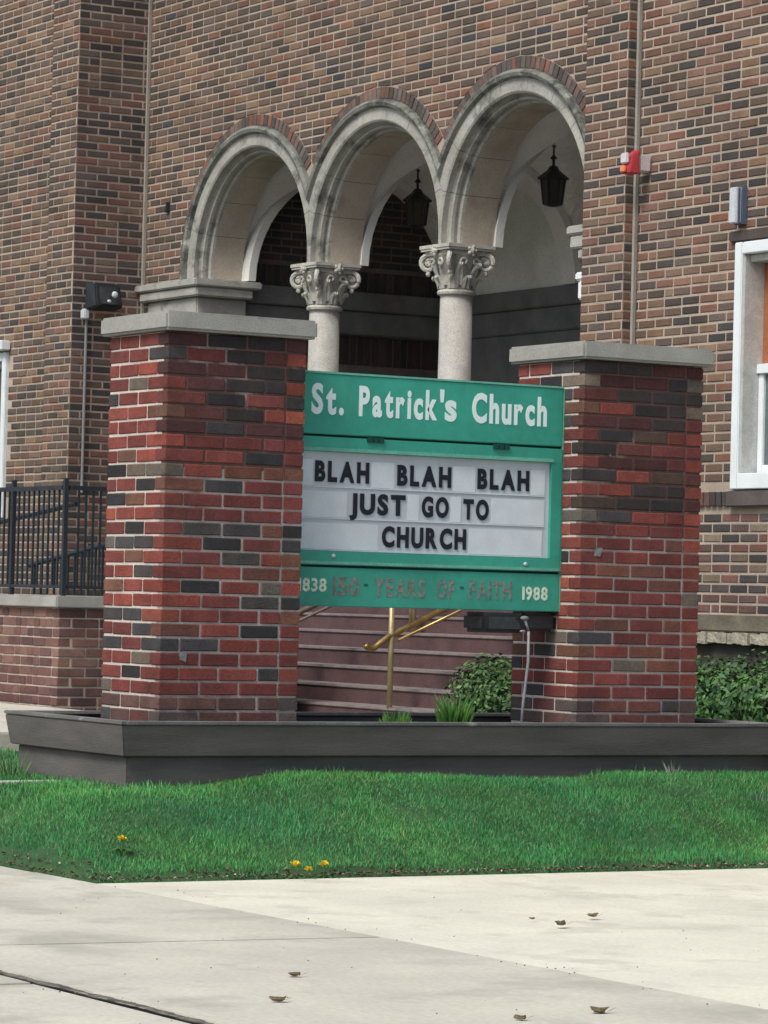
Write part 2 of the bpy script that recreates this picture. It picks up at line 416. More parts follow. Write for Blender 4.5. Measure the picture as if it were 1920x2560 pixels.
def wall_bricks(axis, plane, sign, u0, u1, z0, z1, pal, holes=(), arches=False, phase=0.0, L=0.205, first=None):
    """axis 'y': wall in plane Y=plane facing -Y (sign -1), u = X.  axis 'x': plane X, facing +X, u = Y"""
    k0 = math.ceil((z0 - 0.3) / COURSE - 1e-6); k = k0
    while True:
        zb = 0.3 + k * COURSE; zt = zb + COURSE
        if zt > z1 + 1e-4: break
        u = u0 - (L * 0.5 if k % 2 else 0) - phase
        while u < u1:
            ln = L if R.random() > 0.035 else L * 0.5
            a = max(u, u0); b = min(u + ln, u1); u += ln
            if b - a < 0.03: continue
            g = 0.0088
            poly = [(a + g, zb + g), (b - g, zb + g), (b - g, zt - g), (a + g, zt - g)]
            cx = (a + b) / 2; cz = (zb + zt) / 2; skip = False
            for (h0, h1, h2, h3) in holes:
                if b > h0 and a < h1 and zt > h2 + 0.01 and zb < h3 - 0.01:
                    if cx > h0 and cx < h1 or (b - h0 > 0 and a < h0) or (a < h1 and b > h1):
                        if cx >= h0 and cx <= h1: skip = True; break
                        if a < h0: poly = clip_half(poly, h0 - g, 0, -1, 0)
                        elif b > h1: poly = clip_half(poly, h1 + g, 0, 1, 0)
            if skip or len(poly) < 3: continue
            if arches:
                for xc in ARCHX:
                    if abs(cx - xc) > 1.6 or cz > ZC + RB + 0.1: continue
                    if cz < ZC:
                        if cx > xc - RB and cx < xc + RB + 0.4:
                            poly = clip_half(poly, xc - RB - 0.0, 0, -1, 0) if cx < xc else []
                    else:
                        dx, dz = cx - xc, cz - ZC; d = sqrt(dx * dx + dz * dz)
                        nx, nz = dx / d, dz / d
                        poly = clip_half(poly, xc + nx * RB, ZC + nz * RB, nx, nz)
                    if len(poly) < 3: break
                if len(poly) < 3: continue
                us = [p[0] for p in poly]; zs = [p[1] for p in poly]
                if (max(us) - min(us)) * (max(zs) - min(zs)) < 0.0006: continue
            cand.append((axis, plane, sign, poly, pick(pal), R.uniform(-0.002, 0.002)))
        k += 1

def brick_geo(mb, c, depth=0.012):
    axis, plane, sign, poly, col, jit = c
    n = len(poly); cx = sum(p[0] for p in poly) / n; cz = sum(p[1] for p in poly) / n
    def P(u, z, d):
        return (u, plane + sign * (d + jit), z) if axis == 'y' else (plane + sign * (d + jit), u, z)
    outer = [P(u, z, -depth) for u, z in poly]; mid = [P(u, z, -0.003) for u, z in poly]
    fr = []
    for u, z in poly:
        du, dz = u - cx, z - cz; l = max(1e-4, sqrt(du * du + dz * dz))
        fr.append(P(u - 0.004 * (1 if du > 0 else -1), z - 0.004 * (1 if dz > 0 else -1), 0))
    fs = []
    flip = (axis == 'y' and sign > 0) or (axis == 'x' and sign < 0)
    for i in range(n):
        j = (i + 1) % n
        fs.append((i, j, n + j, n + i)); fs.append((n + i, n + j, 2 * n + j, 2 * n + i))
    fs.append(tuple(range(2 * n, 3 * n)))
    if flip: fs = [tuple(reversed(f)) for f in fs]
    mb.add(outer + mid + fr, fs, col)

WINR = (-18.62, -17.42, 1.94, 3.60)      # right window hole (X0, X1, Z0, Z1)
WINL = (-30.0, -28.755, 1.80, 3.32)
YWING = 13.25; YPL = 13.2; XRET = -27.37; YPR = 13.8; XP0, XP1 = -20.34, -19.815
# the courses
wall_bricks('y', YW, -1, XRET, XP0, 3.58, ZT, PAL, arches=True, phase=0.03)
wall_bricks('y', YW, -1, XRET, -26.36, 0.4, 3.58, PAL)
wall_bricks('x', XRET, 1, YPL, YW, 0.4, ZT, PALD, L=0.215)
wall_bricks('y', YPL, -1, -27.905, XRET, 0.4, ZT, PAL)
wall_bricks('y', YWING, -1, -34.0, -27.905, 0.4, ZT, PAL, holes=[WINL])
wall_bricks('y', YPR, -1, XP0, XP1, 0.9, ZT, PALR)
wall_bricks('x', XP1, 1, YPR, YW, 0.9, ZT, PALR)
wall_bricks('x', XP0, -1, YPR, 14.3, 0.9, ZT, PALR)
wall_bricks('y', YW, -1, XP1, -12.0, 1.11, 1.80, PALD + [(1, (0.2, 0.16, 0.12))], phase=0.05)
wall_bricks('y', YW, -1, XP1, -12.0, 1.94, ZT, PALR, holes=[WINR], phase=0.05)
wall_bricks('x', -26.44, 1, 14.36, 16.5, 4.06, 5.1, [(3, (0.05, 0.043, 0.043)), (1, (0.07, 0.05, 0.045))])  # porch end wall: its shade is put into a darker brick palette
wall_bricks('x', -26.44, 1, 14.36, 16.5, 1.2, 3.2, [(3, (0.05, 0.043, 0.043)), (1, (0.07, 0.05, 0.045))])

# single bricks: the nearest 300 in view, the rest joined
def cinfo(c):
    axis, plane, sign, poly, col, jit = c
    u = sum(p[0] for p in poly) / len(poly); z = sum(p[1] for p in poly) / len(poly)
    return proj((u, plane, z) if axis == 'y' else (plane, u, z))
rank = []
for i, c in enumerate(cand):
    x, y, z = cinfo(c)
    if len(c[3]) == 4 and 25 < x < 1900 and 12 < y < 1500 and not (1255 < x < 1800 and y > 830) and not (640 < x < 1440 and y > 920):
        us = [p[0] for p in c[3]]
        if c[1] == YW and c[0] == 'y' and us[1] - us[0] > 0.15: rank.append((z, i))
rank.sort(); chosen = set(i for _, i in rank[:300])
allb = MB()
for i, c in enumerate(cand):
    if i in chosen:
        us = [p[0] for p in c[3]]; zs = [p[1] for p in c[3]]
        single_brick((min(us), YW, min(zs)), (max(us), YW + 0.05, max(zs)), c[4], M_BRICK1, CH)
    else:
        brick_geo(allb, c)
# rowlock and soldier courses
def rowlock(axis, plane, sign, u0, u1, z0, z1, w, pal):
    u = u0
    while u < u1 - 0.02:
        b = min(u + w, u1); g = 0.005
        brick_geo(allb, (axis, plane, sign, [(u + g, z0 + g), (b - g, z0 + g), (b - g, z1 - g), (u + g, z1 - g)], pick(pal), R.uniform(-.003, .003)))
        u = b
rowlock('y', YW - 0.02, -1, XP1 + 0.35, -12.0, 1.83, 1.935, 0.068, PALD)
DK = [(1, (0.045, 0.04, 0.042)), (1, (0.06, 0.048, 0.045))]  # upright porch bricks, colours darkened for the shade inside
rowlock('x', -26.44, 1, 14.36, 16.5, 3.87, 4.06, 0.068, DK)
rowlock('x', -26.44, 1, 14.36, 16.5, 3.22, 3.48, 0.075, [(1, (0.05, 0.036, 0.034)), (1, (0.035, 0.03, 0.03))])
# rowlock rings round the arches
for xc in ARCHX:
    n = 58
    for k in range(n):
        a0 = pi * k / n; a1 = pi * (k + 1) / n; g = 0.004
        rr0, rr1 = RO_ + 0.006, RO_ + 0.098
        poly = [(xc - r * cos(a), ZC + r * sin(a)) for r, a in ((rr0, a0 + g), (rr0, a1 - g), (rr1, a1 - g), (rr1, a0 + g))]
        mx = max(p[0] for p in poly); mn = min(p[0] for p in poly)
        if xc != ARCHX[0] and mn < xc - HALF: continue
        if mx > xc + HALF: continue
        poly.reverse()
        brick_geo(allb, ('y', YW - 0.004, -1, poly, pick([(3, (0.165, 0.108, 0.094)), (2, (0.095, 0.08, 0.078)), (0.8, (0.20, 0.098, 0.078)), (1.6, (0.14, 0.118, 0.108))]), R.uniform(-.002, .002)), 0.016)
o = allb.build('brick_courses', M_BRICK, CH, kind='stuff')

# mortar walls behind the courses
def extrude_poly(pts, axis, p0, p1, name, m):
    bm = bmesh.new()
    vs = [bm.verts.new((u, p0, z) if axis == 'y' else (p0, u, z)) for u, z in pts]
    f = bm.faces.new(vs)
    r = bmesh.ops.extrude_face_region(bm, geom=[f])
    d = Vector((0, p1 - p0, 0)) if axis == 'y' else Vector((p1 - p0, 0, 0))
    bmesh.ops.translate(bm, vec=d, verts=[g for g in r['geom'] if isinstance(g, bmesh.types.BMVert)])
    bmesh.ops.triangulate(bm, faces=[ff for ff in bm.faces if len(ff.verts) > 4])
    bmesh.ops.recalc_face_normals(bm, faces=bm.faces)
    me = bpy.data.meshes.new(name); bm.to_mesh(me); bm.free()
    return link(name, me, m, CH)
MR = 0.0065
rp = RO_ - 0.05; pts = [(XRET, 0.2), (-26.37, 0.2), (-26.37, 3.86), (ARCHX[0] - rp, 3.86)]
for i, xc in enumerate(ARCHX):
    lim_r = HALF if i < 2 else rp * 0.98
    a_start = pi if i == 0 else pi - math.acos(HALF / rp)
    a_end = math.acos(lim_r / rp)
    for k in range(25):
        a = a_start + (a_end - a_start) * k / 24
        pts.append((xc + rp * cos(a), ZC + rp * sin(a)))
pts += [(XP0 + 0.1, ZC + 0.2), (XP0 + 0.1, ZT), (XRET, ZT)]
extrude_poly(pts, 'y', YW + MR, 14.34, 'arcade_wall', M_MORTAR)
def wallbox(name, a, b, m=M_MORTAR):
    q = MB(); q.box(a, b); return q.build(name, m, CH)
wallbox('return_wall', (-27.9, YPL + MR, 0.2), (XRET - MR, 14.3, ZT))
q = MB()
q.box((-36, YWING + MR, 0.2), (WINL[0], 13.7, ZT)); q.box((WINL[1], YWING + MR, 0.2), (-27.91, 13.7, ZT))
q.box((WINL[0], YWING + MR, 0.2), (WINL[1], 13.7, WINL[2])); q.box((WINL[0], YWING + MR, WINL[3]), (WINL[1], 13.7, ZT))
q.build('wing_wall', M_MORTAR, CH)
wallbox('pilaster', (XP0 + MR, YPR + MR, 0.2), (XP1 - MR, 14.33, ZT - 0.001))
q = MB()
q.box((XP1 - 0.01, YW + MR, 0.2), (WINR[0], 14.31, ZT)); q.box((WINR[1], YW + MR, 0.2), (-12, 14.31, ZT))
q.box((WINR[0], YW + MR, 0.2), (WINR[1], 14.31, WINR[2])); q.box((WINR[0], YW + MR, WINR[3]), (WINR[1], 14.31, ZT))
q.build('side_wall', M_MORTAR, CH)
q = MB(); q.box((-36.1, 13.0, ZT + 0.002), (-11.9, 14.6, ZT + 0.18)); q.build('coping', M_STONE, CH, bevel=0.02)
q = MB(); q.add([(-36, 13.7, ZT - 0.1), (-12, 13.7, ZT - 0.1), (-12, 26, ZT + 3), (-36, 26, ZT + 3)], [(0, 1, 2, 3)])
q.add([(-12, 14.3, 0), (-12, 26, 0), (-12, 26, ZT + 3), (-12, 14.3, ZT)], [(0, 1, 2, 3)])
q.add([(-36, 13.7, 0), (-36, 26, 0), (-36, 26, ZT + 3), (-36, 13.7, ZT)], [(3, 2, 1, 0)])
q.build('roof', M_ROOF, CH)
for (x, y, z0) in ((XRET + 0.014, YW - 0.014, 0.4), (XP1 + 0.016, YW - 0.016, 0.95)):
    q = MB(); q.box((x - 0.013, y - 0.013, z0), (x + 0.013, y + 0.013, ZT - 0.01)); q.build('sealant_joint', M_JOINT, CH)
# stone base of the side wall
q = MB(); q.box((XP1 + 0.002, 13.86, 0.995), (-12.0, 14.0, 1.105)); q.build('base_course', mat('base_stone', (0.15, 0.13, 0.105), var=0.25, vscale=6, bump=0.3), CH, bevel=0.008)
q = MB()
x = XP1 + 0.004
while x < -12.1:
    w = R.uniform(0.35, 0.6); n = 8
    for i in range(n):
        a = x + w * i / n; b = x + w * (i + 1) / n
        q.box((a, 13.80 + R.uniform(-.012, .012), 0.915 + R.uniform(-.006, .006)), (b, 13.9, 0.993 - R.uniform(0, .014)))
    x += w + 0.004
q.build('rough_ledge', mat('rough_stone', (0.36, 0.33, 0.27), var=0.3, vscale=14, bump=0.8, bscale=40), CH)
q = MB(); q.box((XP1, 13.868, 0.1), (-12.0, 13.99, 0.914)); q.build('foundation', mat('foundation', (0.06, 0.06, 0.052), var=0.2), CH)

# arch stones
PROF = [(1.16, 0.03), (1.16, -0.035), (1.135, -0.055), (1.108, -0.045), (1.095, -0.012), (1.0, -0.014), (0.985, -0.004), (0.982, 0.045),
        (0.972, 0.062), (0.957, 0.05), (0.945, 0.06), (0.94, 0.085), (0.945, 0.115), (0.936, 0.122), (0.924, 0.128), (0.92, 0.15), (0.92, 0.44), (1.10, 0.44)]
for ia, xc in enumerate(ARCHX):
    NV = 9
    for v in range(NV):
        ga = 0.0022
        path = []
        a0 = pi - pi * v / NV - (ga if v else 0); a1 = pi - pi * (v + 1) / NV + (ga if v < NV - 1 else 0)
        if v == 0: path.append(('L', 3.868))
        for k in range(9): path.append(('A', a0 + (a1 - a0) * k / 8))
        if v == NV - 1: path.append(('R', 3.868))
        b = MB(); n = len(PROF); vs = []; fs = []
        for kind, t in path:
            for r, d in PROF:
                if kind == 'A': x, z = xc + r * cos(t), ZC + r * sin(t)
                else: x, z = (xc - r if kind == 'L' else xc + r), t
                vs.append((x, YW + d, z))
        for i in range(len(path) - 1):
            for j in range(n):
                fs.append((i * n + j, i * n + (j + 1) % n, (i + 1) * n + (j + 1) % n, (i + 1) * n + j))
        fs.append(tuple(range(n))); fs.append(tuple(reversed(range((len(path) - 1) * n, len(path) * n))))
        b.add(vs, fs)
        me = b.mesh('arch_stone'); bm = bmesh.new(); bm.from_mesh(me); bmesh.ops.recalc_face_normals(bm, faces=bm.faces)
        nseg = (len(path) - 1) * n; bm.faces.ensure_lookup_table()
        for fi in range(nseg):
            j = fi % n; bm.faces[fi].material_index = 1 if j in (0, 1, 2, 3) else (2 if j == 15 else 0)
        for px, nx, on in ((xc - HALF, -1, ia > 0), (xc + (HALF if ia < 2 else 1.06), 1, True)):
            if not on: continue
            r_ = bmesh.ops.bisect_plane(bm, geom=bm.verts[:] + bm.edges[:] + bm.faces[:], plane_co=(px, 0, 0), plane_no=(nx, 0, 0), clear_outer=True)
            ed = [e for e in r_['geom_cut'] if isinstance(e, bmesh.types.BMEdge) and e.is_boundary]
            if ed: bmesh.ops.contextual_create(bm, geom=ed)
        bm.to_mesh(me); bm.free()
        for mm in (M_ARCH, M_HOOD, M_SOFFIT): me.materials.append(mm)
        link('arch_stone', me, None, CH)

# imposts
def stack(name, boxes, m, bevel=0.012):
    q = MB()
    for a, b in boxes: q.box(a, b)
    return q.build(name, m, CH, bevel=bevel)
stack('impost', [((-27.36, 13.80, 3.80), (-26.20, 14.46, 3.866)), ((-27.30, 13.825, 3.715), (-26.225, 14.385, 3.798)),
                 ((-27.22, 13.87, 3.2), (-26.30, 14.36, 3.713))], M_STONE)
stack('impost', [((-20.63, 13.86, 3.80), (XP0 - 0.012, 14.36, 3.866)), ((-20.60, 13.875, 3.70), (XP0 - 0.012, 14.35, 3.798)),
                 ((-20.52, 13.89, 3.62), (XP0 - 0.012, 14.33, 3.698))], M_STONE)
stack('corbel', [((-20.46, 13.83, 3.46), (XP0 - 0.012, 13.95, 3.52)), ((-20.42, 13.83, 3.32), (XP0 - 0.012, 13.93, 3.458))], M_WHITE)

# columns with carved capitals
def column(cx, cy):
    col = MB(); col.lathe([(0.137, 1.24), (0.135, 1.5), (0.124, 3.50)], cx, cy, 24); sh = col.build('column', M_GRANITE, CH, smooth=True)
    b = MB(); b.box((cx - 0.2, cy - 0.2, 1.16), (cx + 0.2, cy + 0.2, 1.22)); b.lathe([(0.19, 1.22), (0.195, 1.25), (0.16, 1.29), (0.145, 1.30)], cx, cy, 20)
    bo = b.build('column_base', M_STONE, sh)
    c = MB()
    c.lathe([(0.126, 3.485), (0.146, 3.495), (0.15, 3.512), (0.14, 3.528), (0.122, 3.532), (0.126, 3.60), (0.142, 3.68), (0.168, 3.75), (0.19, 3.79), (0.19, 3.80)], cx, cy, 24)
    # abacus in two steps with hollow sides
    for (h, z0, z1) in ((0.178, 3.79, 3.822), (0.205, 3.824, 3.842), (0.212, 3.842, 3.868)):
        c.box((cx - h, cy - h, z0), (cx + h, cy + h, z1))
    # two tiers of leaves
    for tier, (z0, z1, r0, r1, n, w, ph) in enumerate(((3.535, 3.635, 0.128, 0.165, 8, 0.05, 0), (3.56, 3.73, 0.132, 0.195, 8, 0.046, pi / 8))):
        for k in range(n):
            a = 2 * pi * k / n + ph
            er_ = Vector((cos(a), sin(a), 0)); et = Vector((-sin(a), cos(a), 0)); ct = Vector((cx, cy, 0))
            prof = [(r0 + .004, z0, 1.0, .012), (r0 + .014, z0 + (z1 - z0) * .45, 1.15, .016), (r0 + (r1 - r0) * .55 + .01, z0 + (z1 - z0) * .8, .95, .02), (r1 + .012, z1, .6, .016), (r1 + .022, z1 - .02, .4, .012), (r1 + .012, z1 - .036, .25, .008)]
            vs = []; fs = []
            for (rr, z, ww, th) in prof:
                for s_, dd in ((-1, 0), (-.4, th), (0, th * .55), (.4, th), (1, 0)):
                    vs.append(ct + er_ * (rr + dd) + et * (s_ * w * ww * .8) + Vector((0, 0, z)))
            for i in range(len(prof) - 1):
                for j in range(4): fs.append((i * 5 + j, i * 5 + j + 1, (i + 1) * 5 + j + 1, (i + 1) * 5 + j))
            c.add(vs, fs)
    # corner volutes: spirals on the diagonals, stalks running up to them
    for k in range(4):
        a = pi / 4 + k * pi / 2; er_ = Vector((cos(a), sin(a), 0)); ct = Vector((cx, cy, 0))
        cen = ct + er_ * 0.222 + Vector((0, 0, 3.735)); pts = []; rs = []
        for i in range(26):
            t = i / 25; an = pi * 0.6 - t * 2 * pi * 1.6; rad = 0.062 * (1 - t) + 0.010
            pts.append(cen + er_ * cos(an) * rad + Vector((0, 0, sin(an) * rad))); rs.append(0.022 * (1 - .45 * t))
        pts = [ct + er_ * 0.135 + Vector((0, 0, 3.60)), ct + er_ * 0.165 + Vector((0, 0, 3.71)), ct + er_ * 0.205 + Vector((0, 0, 3.785))] + pts
        rs = [0.014, 0.018, 0.021] + rs
        c.tube(pts, rs, 7)
        c.blob(cen, (0.026, 0.026, 0.02), 8, 5)
        c.blob(ct + er_ * 0.225 + Vector((0, 0, 3.655)), (0.02, 0.02, 0.022), 6, 5)
    # inner helices and a flower on each side
    for k in range(4):
        a = k * pi / 2; er_ = Vector((cos(a), sin(a), 0)); et = Vector((-sin(a), cos(a), 0)); ct = Vector((cx, cy, 0))
        for s_ in (-1, 1):
            pts = []; rs = []
            cen = ct + er_ * 0.185 + et * s_ * 0.052 + Vector((0, 0, 3.735))
            for i in range(16):
                t = i / 15; an = -pi / 2 + s_ * t * 2 * pi * 1.15; rad = 0.036 * (1 - t) + 0.006
                pts.append(cen + et * cos(an) * rad + Vector((0, 0, sin(an) * rad))); rs.append(0.010)
            c.tube(pts, rs, 6)
        c.blob(ct + er_ * 0.205 + Vector((0, 0, 3.82)), (0.03, 0.03, 0.032), 8, 6)
        for p in range(5):
            an = 2 * pi * p / 5
            c.blob(ct + er_ * 0.212 + et * cos(an) * 0.03 + Vector((0, 0, 3.82 + sin(an) * 0.03)), (0.016, 0.016, 0.016), 6, 4)
    c.build('capital', M_CAPITAL, sh, smooth=False)
column(-24.42, 14.06); column(-22.405, 14.06)

# porch interior: floor, back and end walls, ribs and vault
q = MB(); q.box((-26.43, 13.90, 0.3), (-20.35, 16.6, 1.16)); q.build('porch_floor', M_STEP, CH)
q = MB(); q.box((-26.9, 16.505, 0.3), (-20.0, 16.8, 5.6)); q.build('porch_back_wall', M_PLASTER, CH)
q = MB(); q.box((-26.8, 14.342, 0.3), (-26.447, 16.504, 5.6)); q.build('porch_end_wall', mat('porch_mortar', (0.13, 0.115, 0.11), var=0.2), CH)  # mortar colour darkened for the porch shade too
q = MB(); q.box((-20.38, 14.342, 0.3), (-20.1, 16.504, 5.6)); q.build('porch_side_wall', M_PLASTER, CH)
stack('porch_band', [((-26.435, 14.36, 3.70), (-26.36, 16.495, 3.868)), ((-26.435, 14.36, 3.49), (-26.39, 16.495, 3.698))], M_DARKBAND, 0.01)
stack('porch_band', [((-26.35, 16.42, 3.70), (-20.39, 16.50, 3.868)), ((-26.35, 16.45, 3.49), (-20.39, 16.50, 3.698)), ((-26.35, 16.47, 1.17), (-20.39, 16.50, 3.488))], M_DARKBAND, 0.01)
YB0, YB1 = 14.34, 16.503; YBC = (YB0 + YB1) / 2; RY = (YB1 - YB0) / 2
for xc in ARCHX:
    b = MB(); n = 28
    for i in range(n + 1):
        for j in range(n + 1):
            x = -1 + 2 * i / n; y = -1 + 2 * j / n
            h = max(1.008 * sqrt(max(0, 1 - x * x)), RY * sqrt(max(0, 1 - y * y)))
            b.v.append((xc + x * 1.008, YBC + y * RY, 3.89 + h))
    for i in range(n):
        for j in range(n): b.f.append((i * (n + 1) + j, i * (n + 1) + j + 1, (i + 1) * (n + 1) + j + 1, (i + 1) * (n + 1) + j))
    b.build('vault', M_PLASTER, CH)
for xr in (-26.33, -24.42, -22.405, -20.48):
    b = MB(); n = 24; vs = []; fs = []; hw = 0.11
    for i in range(n + 1):
        a = pi * i / n
        for (r, dx) in ((RY + 0.01, -hw), (RY - 0.06, -hw), (RY - 0.06, hw), (RY + 0.01, hw)):
            vs.append((xr + dx, YBC - r * cos(a), 3.875 + r * sin(a)))
    for i in range(n):
        for j in range(4): fs.append((i * 4 + j, i * 4 + (j + 1) % 4, (i + 1) * 4 + (j + 1) % 4, (i + 1) * 4 + j))
    b.add(vs, fs); b.build('vault_rib', M_PLASTER, CH, fixn=True)

# windows of the church
def window(hole, y, blind):
    x0, x1, z0, z1 = hole
    fr = MB(); t = 0.085
    fr.box((x0 + .004, y - 0.03, z0 + .004), (x0 + t, y + 0.10, z1 - .004)); fr.box((x1 - t, y - 0.03, z0 + .004), (x1 - .004, y + 0.10, z1 - .004))
    fr.box((x0 + t + .001, y - 0.028, z1 - t), (x1 - t - .001, y + 0.10, z1 - .004)); fr.box((x0 + t + .001, y - 0.035, z0 + .004), (x1 - t - .001, y + 0.10, z0 + 0.11))
    f = fr.build('window', M_WHITE, CH, bevel=0.006)
    j = MB(); a, b = x0 + t + 0.002, x1 - t - 0.002
    j.box((a, y - 0.012, z0 + 0.112), (a + 0.014, y + 0.24, z1 - t - .002)); j.box((b - 0.014, y - 0.012, z0 + 0.112), (b, y + 0.24, z1 - t - .002))
    a -= 0.061; b += 0.061
    j.box((a + .076, y + 0.03, z1 - t - 0.05), (b - .076, y + 0.24, z1 - t - .003))
    j.build('sash_frame', M_JAMB, f, bevel=0.004)
    zm = (z0 + z1) / 2 - 0.02
    r = MB(); r.box((a + .076, y + 0.10, zm - 0.03), (b - .076, y + 0.17, zm + 0.035))
    r.box((a + .076, y + 0.12, z0 + .113), (a + .13, y + 0.17, zm - .031)); r.box((b - .13, y + 0.12, z0 + .113), (b - .076, y + 0.17, zm - .031)); r.box((a + .131, y + 0.12, z0 + .113), (b - .131, y + 0.17, z0 + .17))
    r.build('meeting_rail', M_WHITE, f, bevel=0.004)
    g = MB(); g.box((a + .131, y + 0.14, z0 + .171), (b - .131, y + 0.15, zm - .032)); g.build('pane', M_GLASS, f)
    g = MB(); g.box((a + .077, y + 0.15, zm + .036), (b - .077, y + 0.16, z1 - t - .052)); g.build('blind' if blind else 'pane', M_BLIND if blind else M_GLASS, f)
    g = MB(); g.box((x0, y + 0.26, z0), (x1, y + 0.28, z1)); g.build('window_back', M_BLACK, f)  # black sheet painted in for the unlit room behind
window(WINR, YW, True); window(WINL, YWING, False)
q = MB(); q.box((WINR[0] - 0.06, YW - 0.03, 3.602), (WINR[1] + 0.06, YW + 0.1, 3.675)); q.build('lintel', M_LINTEL, CH, bevel=0.006)
q = MB(); q.box((WINL[0] - 0.1, YWING - 0.10, 3.33), (WINL[1] + 0.045, YWING - 0.003, 3.42)); q.build('window_hood', M_WHITE, CH, bevel=0.01)
q = MB(); q.box((WINR[0] - 0.01, YW - 0.05, 1.825), (WINR[1] + 0.01, YW - 0.028, 1.932)); q.build('window_sill', mat('sill_brick', (0.10, 0.085, 0.082), var=0.2), CH, bevel=0.01)

# ------------------------------------------------------------------ fixtures on the church
def lantern(x, y, z, label):
    t = thing('lantern', label, 'lantern', (x, y, z), 'black lanterns hanging in the porch')
    b = MB(); b.lathe([(0.012, z + 0.30), (0.012, z + 0.36), (0.03, z + 0.37), (0.008, z + 0.40), (0.008, z + 0.46), (0.022, z + 0.465), (0.006, z + 0.48)], x, y, 8)
    b.tube([(x, y, z + 0.45), (x, y, 4.97)], 0.003, 6); b.build('stem', M_BLACK, t)
    b = MB(); b.lathe([(0.125, z + 0.20), (0.128, z + 0.212), (0.10, z + 0.235), (0.05, z + 0.275), (0.028, z + 0.31)], x, y, 6); b.build('roof', M_BLACK, t)
    b = MB(); b.lathe([(0.072, z), (0.076, z + 0.012), (0.095, z + 0.20)], x, y, 6); b.build('lamp_glass', mat('lantern_glass', (0.05, 0.045, 0.04), rough=0.2, var=0.2, bump=0), t)
    for k in range(6):
        a = 2 * pi * k / 6; b = MB(); b.tube([(x + .074 * cos(a), y + .074 * sin(a), z), (x + .098 * cos(a), y + .098 * sin(a), z + 0.20)], 0.009, 5); b.build('bar', M_BLACK, t)
    b = MB(); b.lathe([(0.03, z - 0.02), (0.075, z - 0.008), (0.078, z + 0.004)], x, y, 6); b.build('lantern_base', M_BLACK, t)
    return t
lantern(-23.15, 15.42, 4.365, 'black hanging lantern framed by the right arch, against the pale vault')
lantern(-25.24, 15.42, 4.365, 'black hanging lantern half hidden behind the right side of the middle arch')

t = thing('floodlight', 'black wall floodlight above a grey conduit beside the left pillar', 'floodlight', (-27.3, 13.45, 3.75))
b = MB(); b.add([(-27.30, 13.29, 3.62), (-27.30, 13.59, 3.62), (-27.30, 13.59, 3.86), (-27.30, 13.29, 3.86),
                 (-27.10, 13.31, 3.64), (-27.10, 13.57, 3.64), (-27.16, 13.56, 3.85), (-27.16, 13.32, 3.85)],
                [(0, 3, 2, 1), (4, 5, 6, 7), (0, 1, 5, 4), (1, 2, 6, 5), (2, 3, 7, 6), (3, 0, 4, 7)]); b.build('housing', M_BLACK, t, bevel=0.012)
b = MB(); b.add([(-27.095, 13.345, 3.665), (-27.095, 13.535, 3.665), (-27.145, 13.53, 3.82), (-27.145, 13.35, 3.82)], [(0, 1, 2, 3)]); b.build('lens', M_LENS, t)
b = MB(); b.blob((-27.07, 13.47, 3.75), (0.02, 0.03, 0.03), 8, 6); b.blob((-27.075, 13.42, 3.69), (0.015, 0.02, 0.015), 8, 6); b.build('bulb', M_GBOX, t)
b = MB(); b.box((-27.36, 13.28, 3.54), (-27.27, 13.33, 3.63)); b.build('junction_box', M_GBOX, t, bevel=0.01)
b = MB(); b.tube([(-27.345, 13.335, 3.54), (-27.345, 13.335, 2.02)], 0.013, 8); b.build('conduit', M_CONDUIT, t)

t = thing('fire_alarm', 'red fire alarm horn with pale back box on the brick pilaster corner', 'fire alarm', (-19.66, 13.8, 4.2))
b = MB(); b.box((-19.72, 13.80, 4.165), (-19.64, YW - 0.002, 4.285)); b.build('back_box', M_PINK, t, bevel=0.01)
b = MB(); b.add([(-19.73, 13.70, 4.145), (-19.63, 13.70, 4.145), (-19.63, 13.798, 4.145), (-19.73, 13.798, 4.145),
                 (-19.72, 13.73, 4.27), (-19.64, 13.73, 4.27), (-19.635, 13.798, 4.32), (-19.725, 13.798, 4.32)],
                [(0, 3, 2, 1), (4, 5, 6, 7), (0, 1, 5, 4), (1, 2, 6, 5), (2, 3, 7, 6), (3, 0, 4, 7)]); b.build('horn', M_RED, t, bevel=0.008)
b = MB(); b.box((-19.712, 13.68, 4.155), (-19.655, 13.699, 4.20)); b.build('strobe', M_AMBER, t, bevel=0.006)
b = MB(); b.box((-19.726, 13.692, 4.215), (-19.645, 13.72, 4.29)); b.build('cover', M_PINK, t, bevel=0.008)

t = thing('wall_box', 'pale grey upright metal box on the bricks above the white window', 'box', (-18.55, 13.85, 3.72))
b = MB(); b.box((-18.615, 13.86, 3.715), (-18.525, YW - 0.002, 3.965)); b.build('shadow_plate', M_GBOX2, t)  # added dark plate that paints the shadow beside the box
b = MB(); b.box((-18.61, 13.81, 3.72), (-18.53, 13.858, 3.96)); b.build('cover', M_GBOX, t, bevel=0.006)
b = MB(); b.box((-18.5295, 13.825, 3.725), (-18.526, 13.84, 3.955)); b.build('seam', M_GBOX2, t)

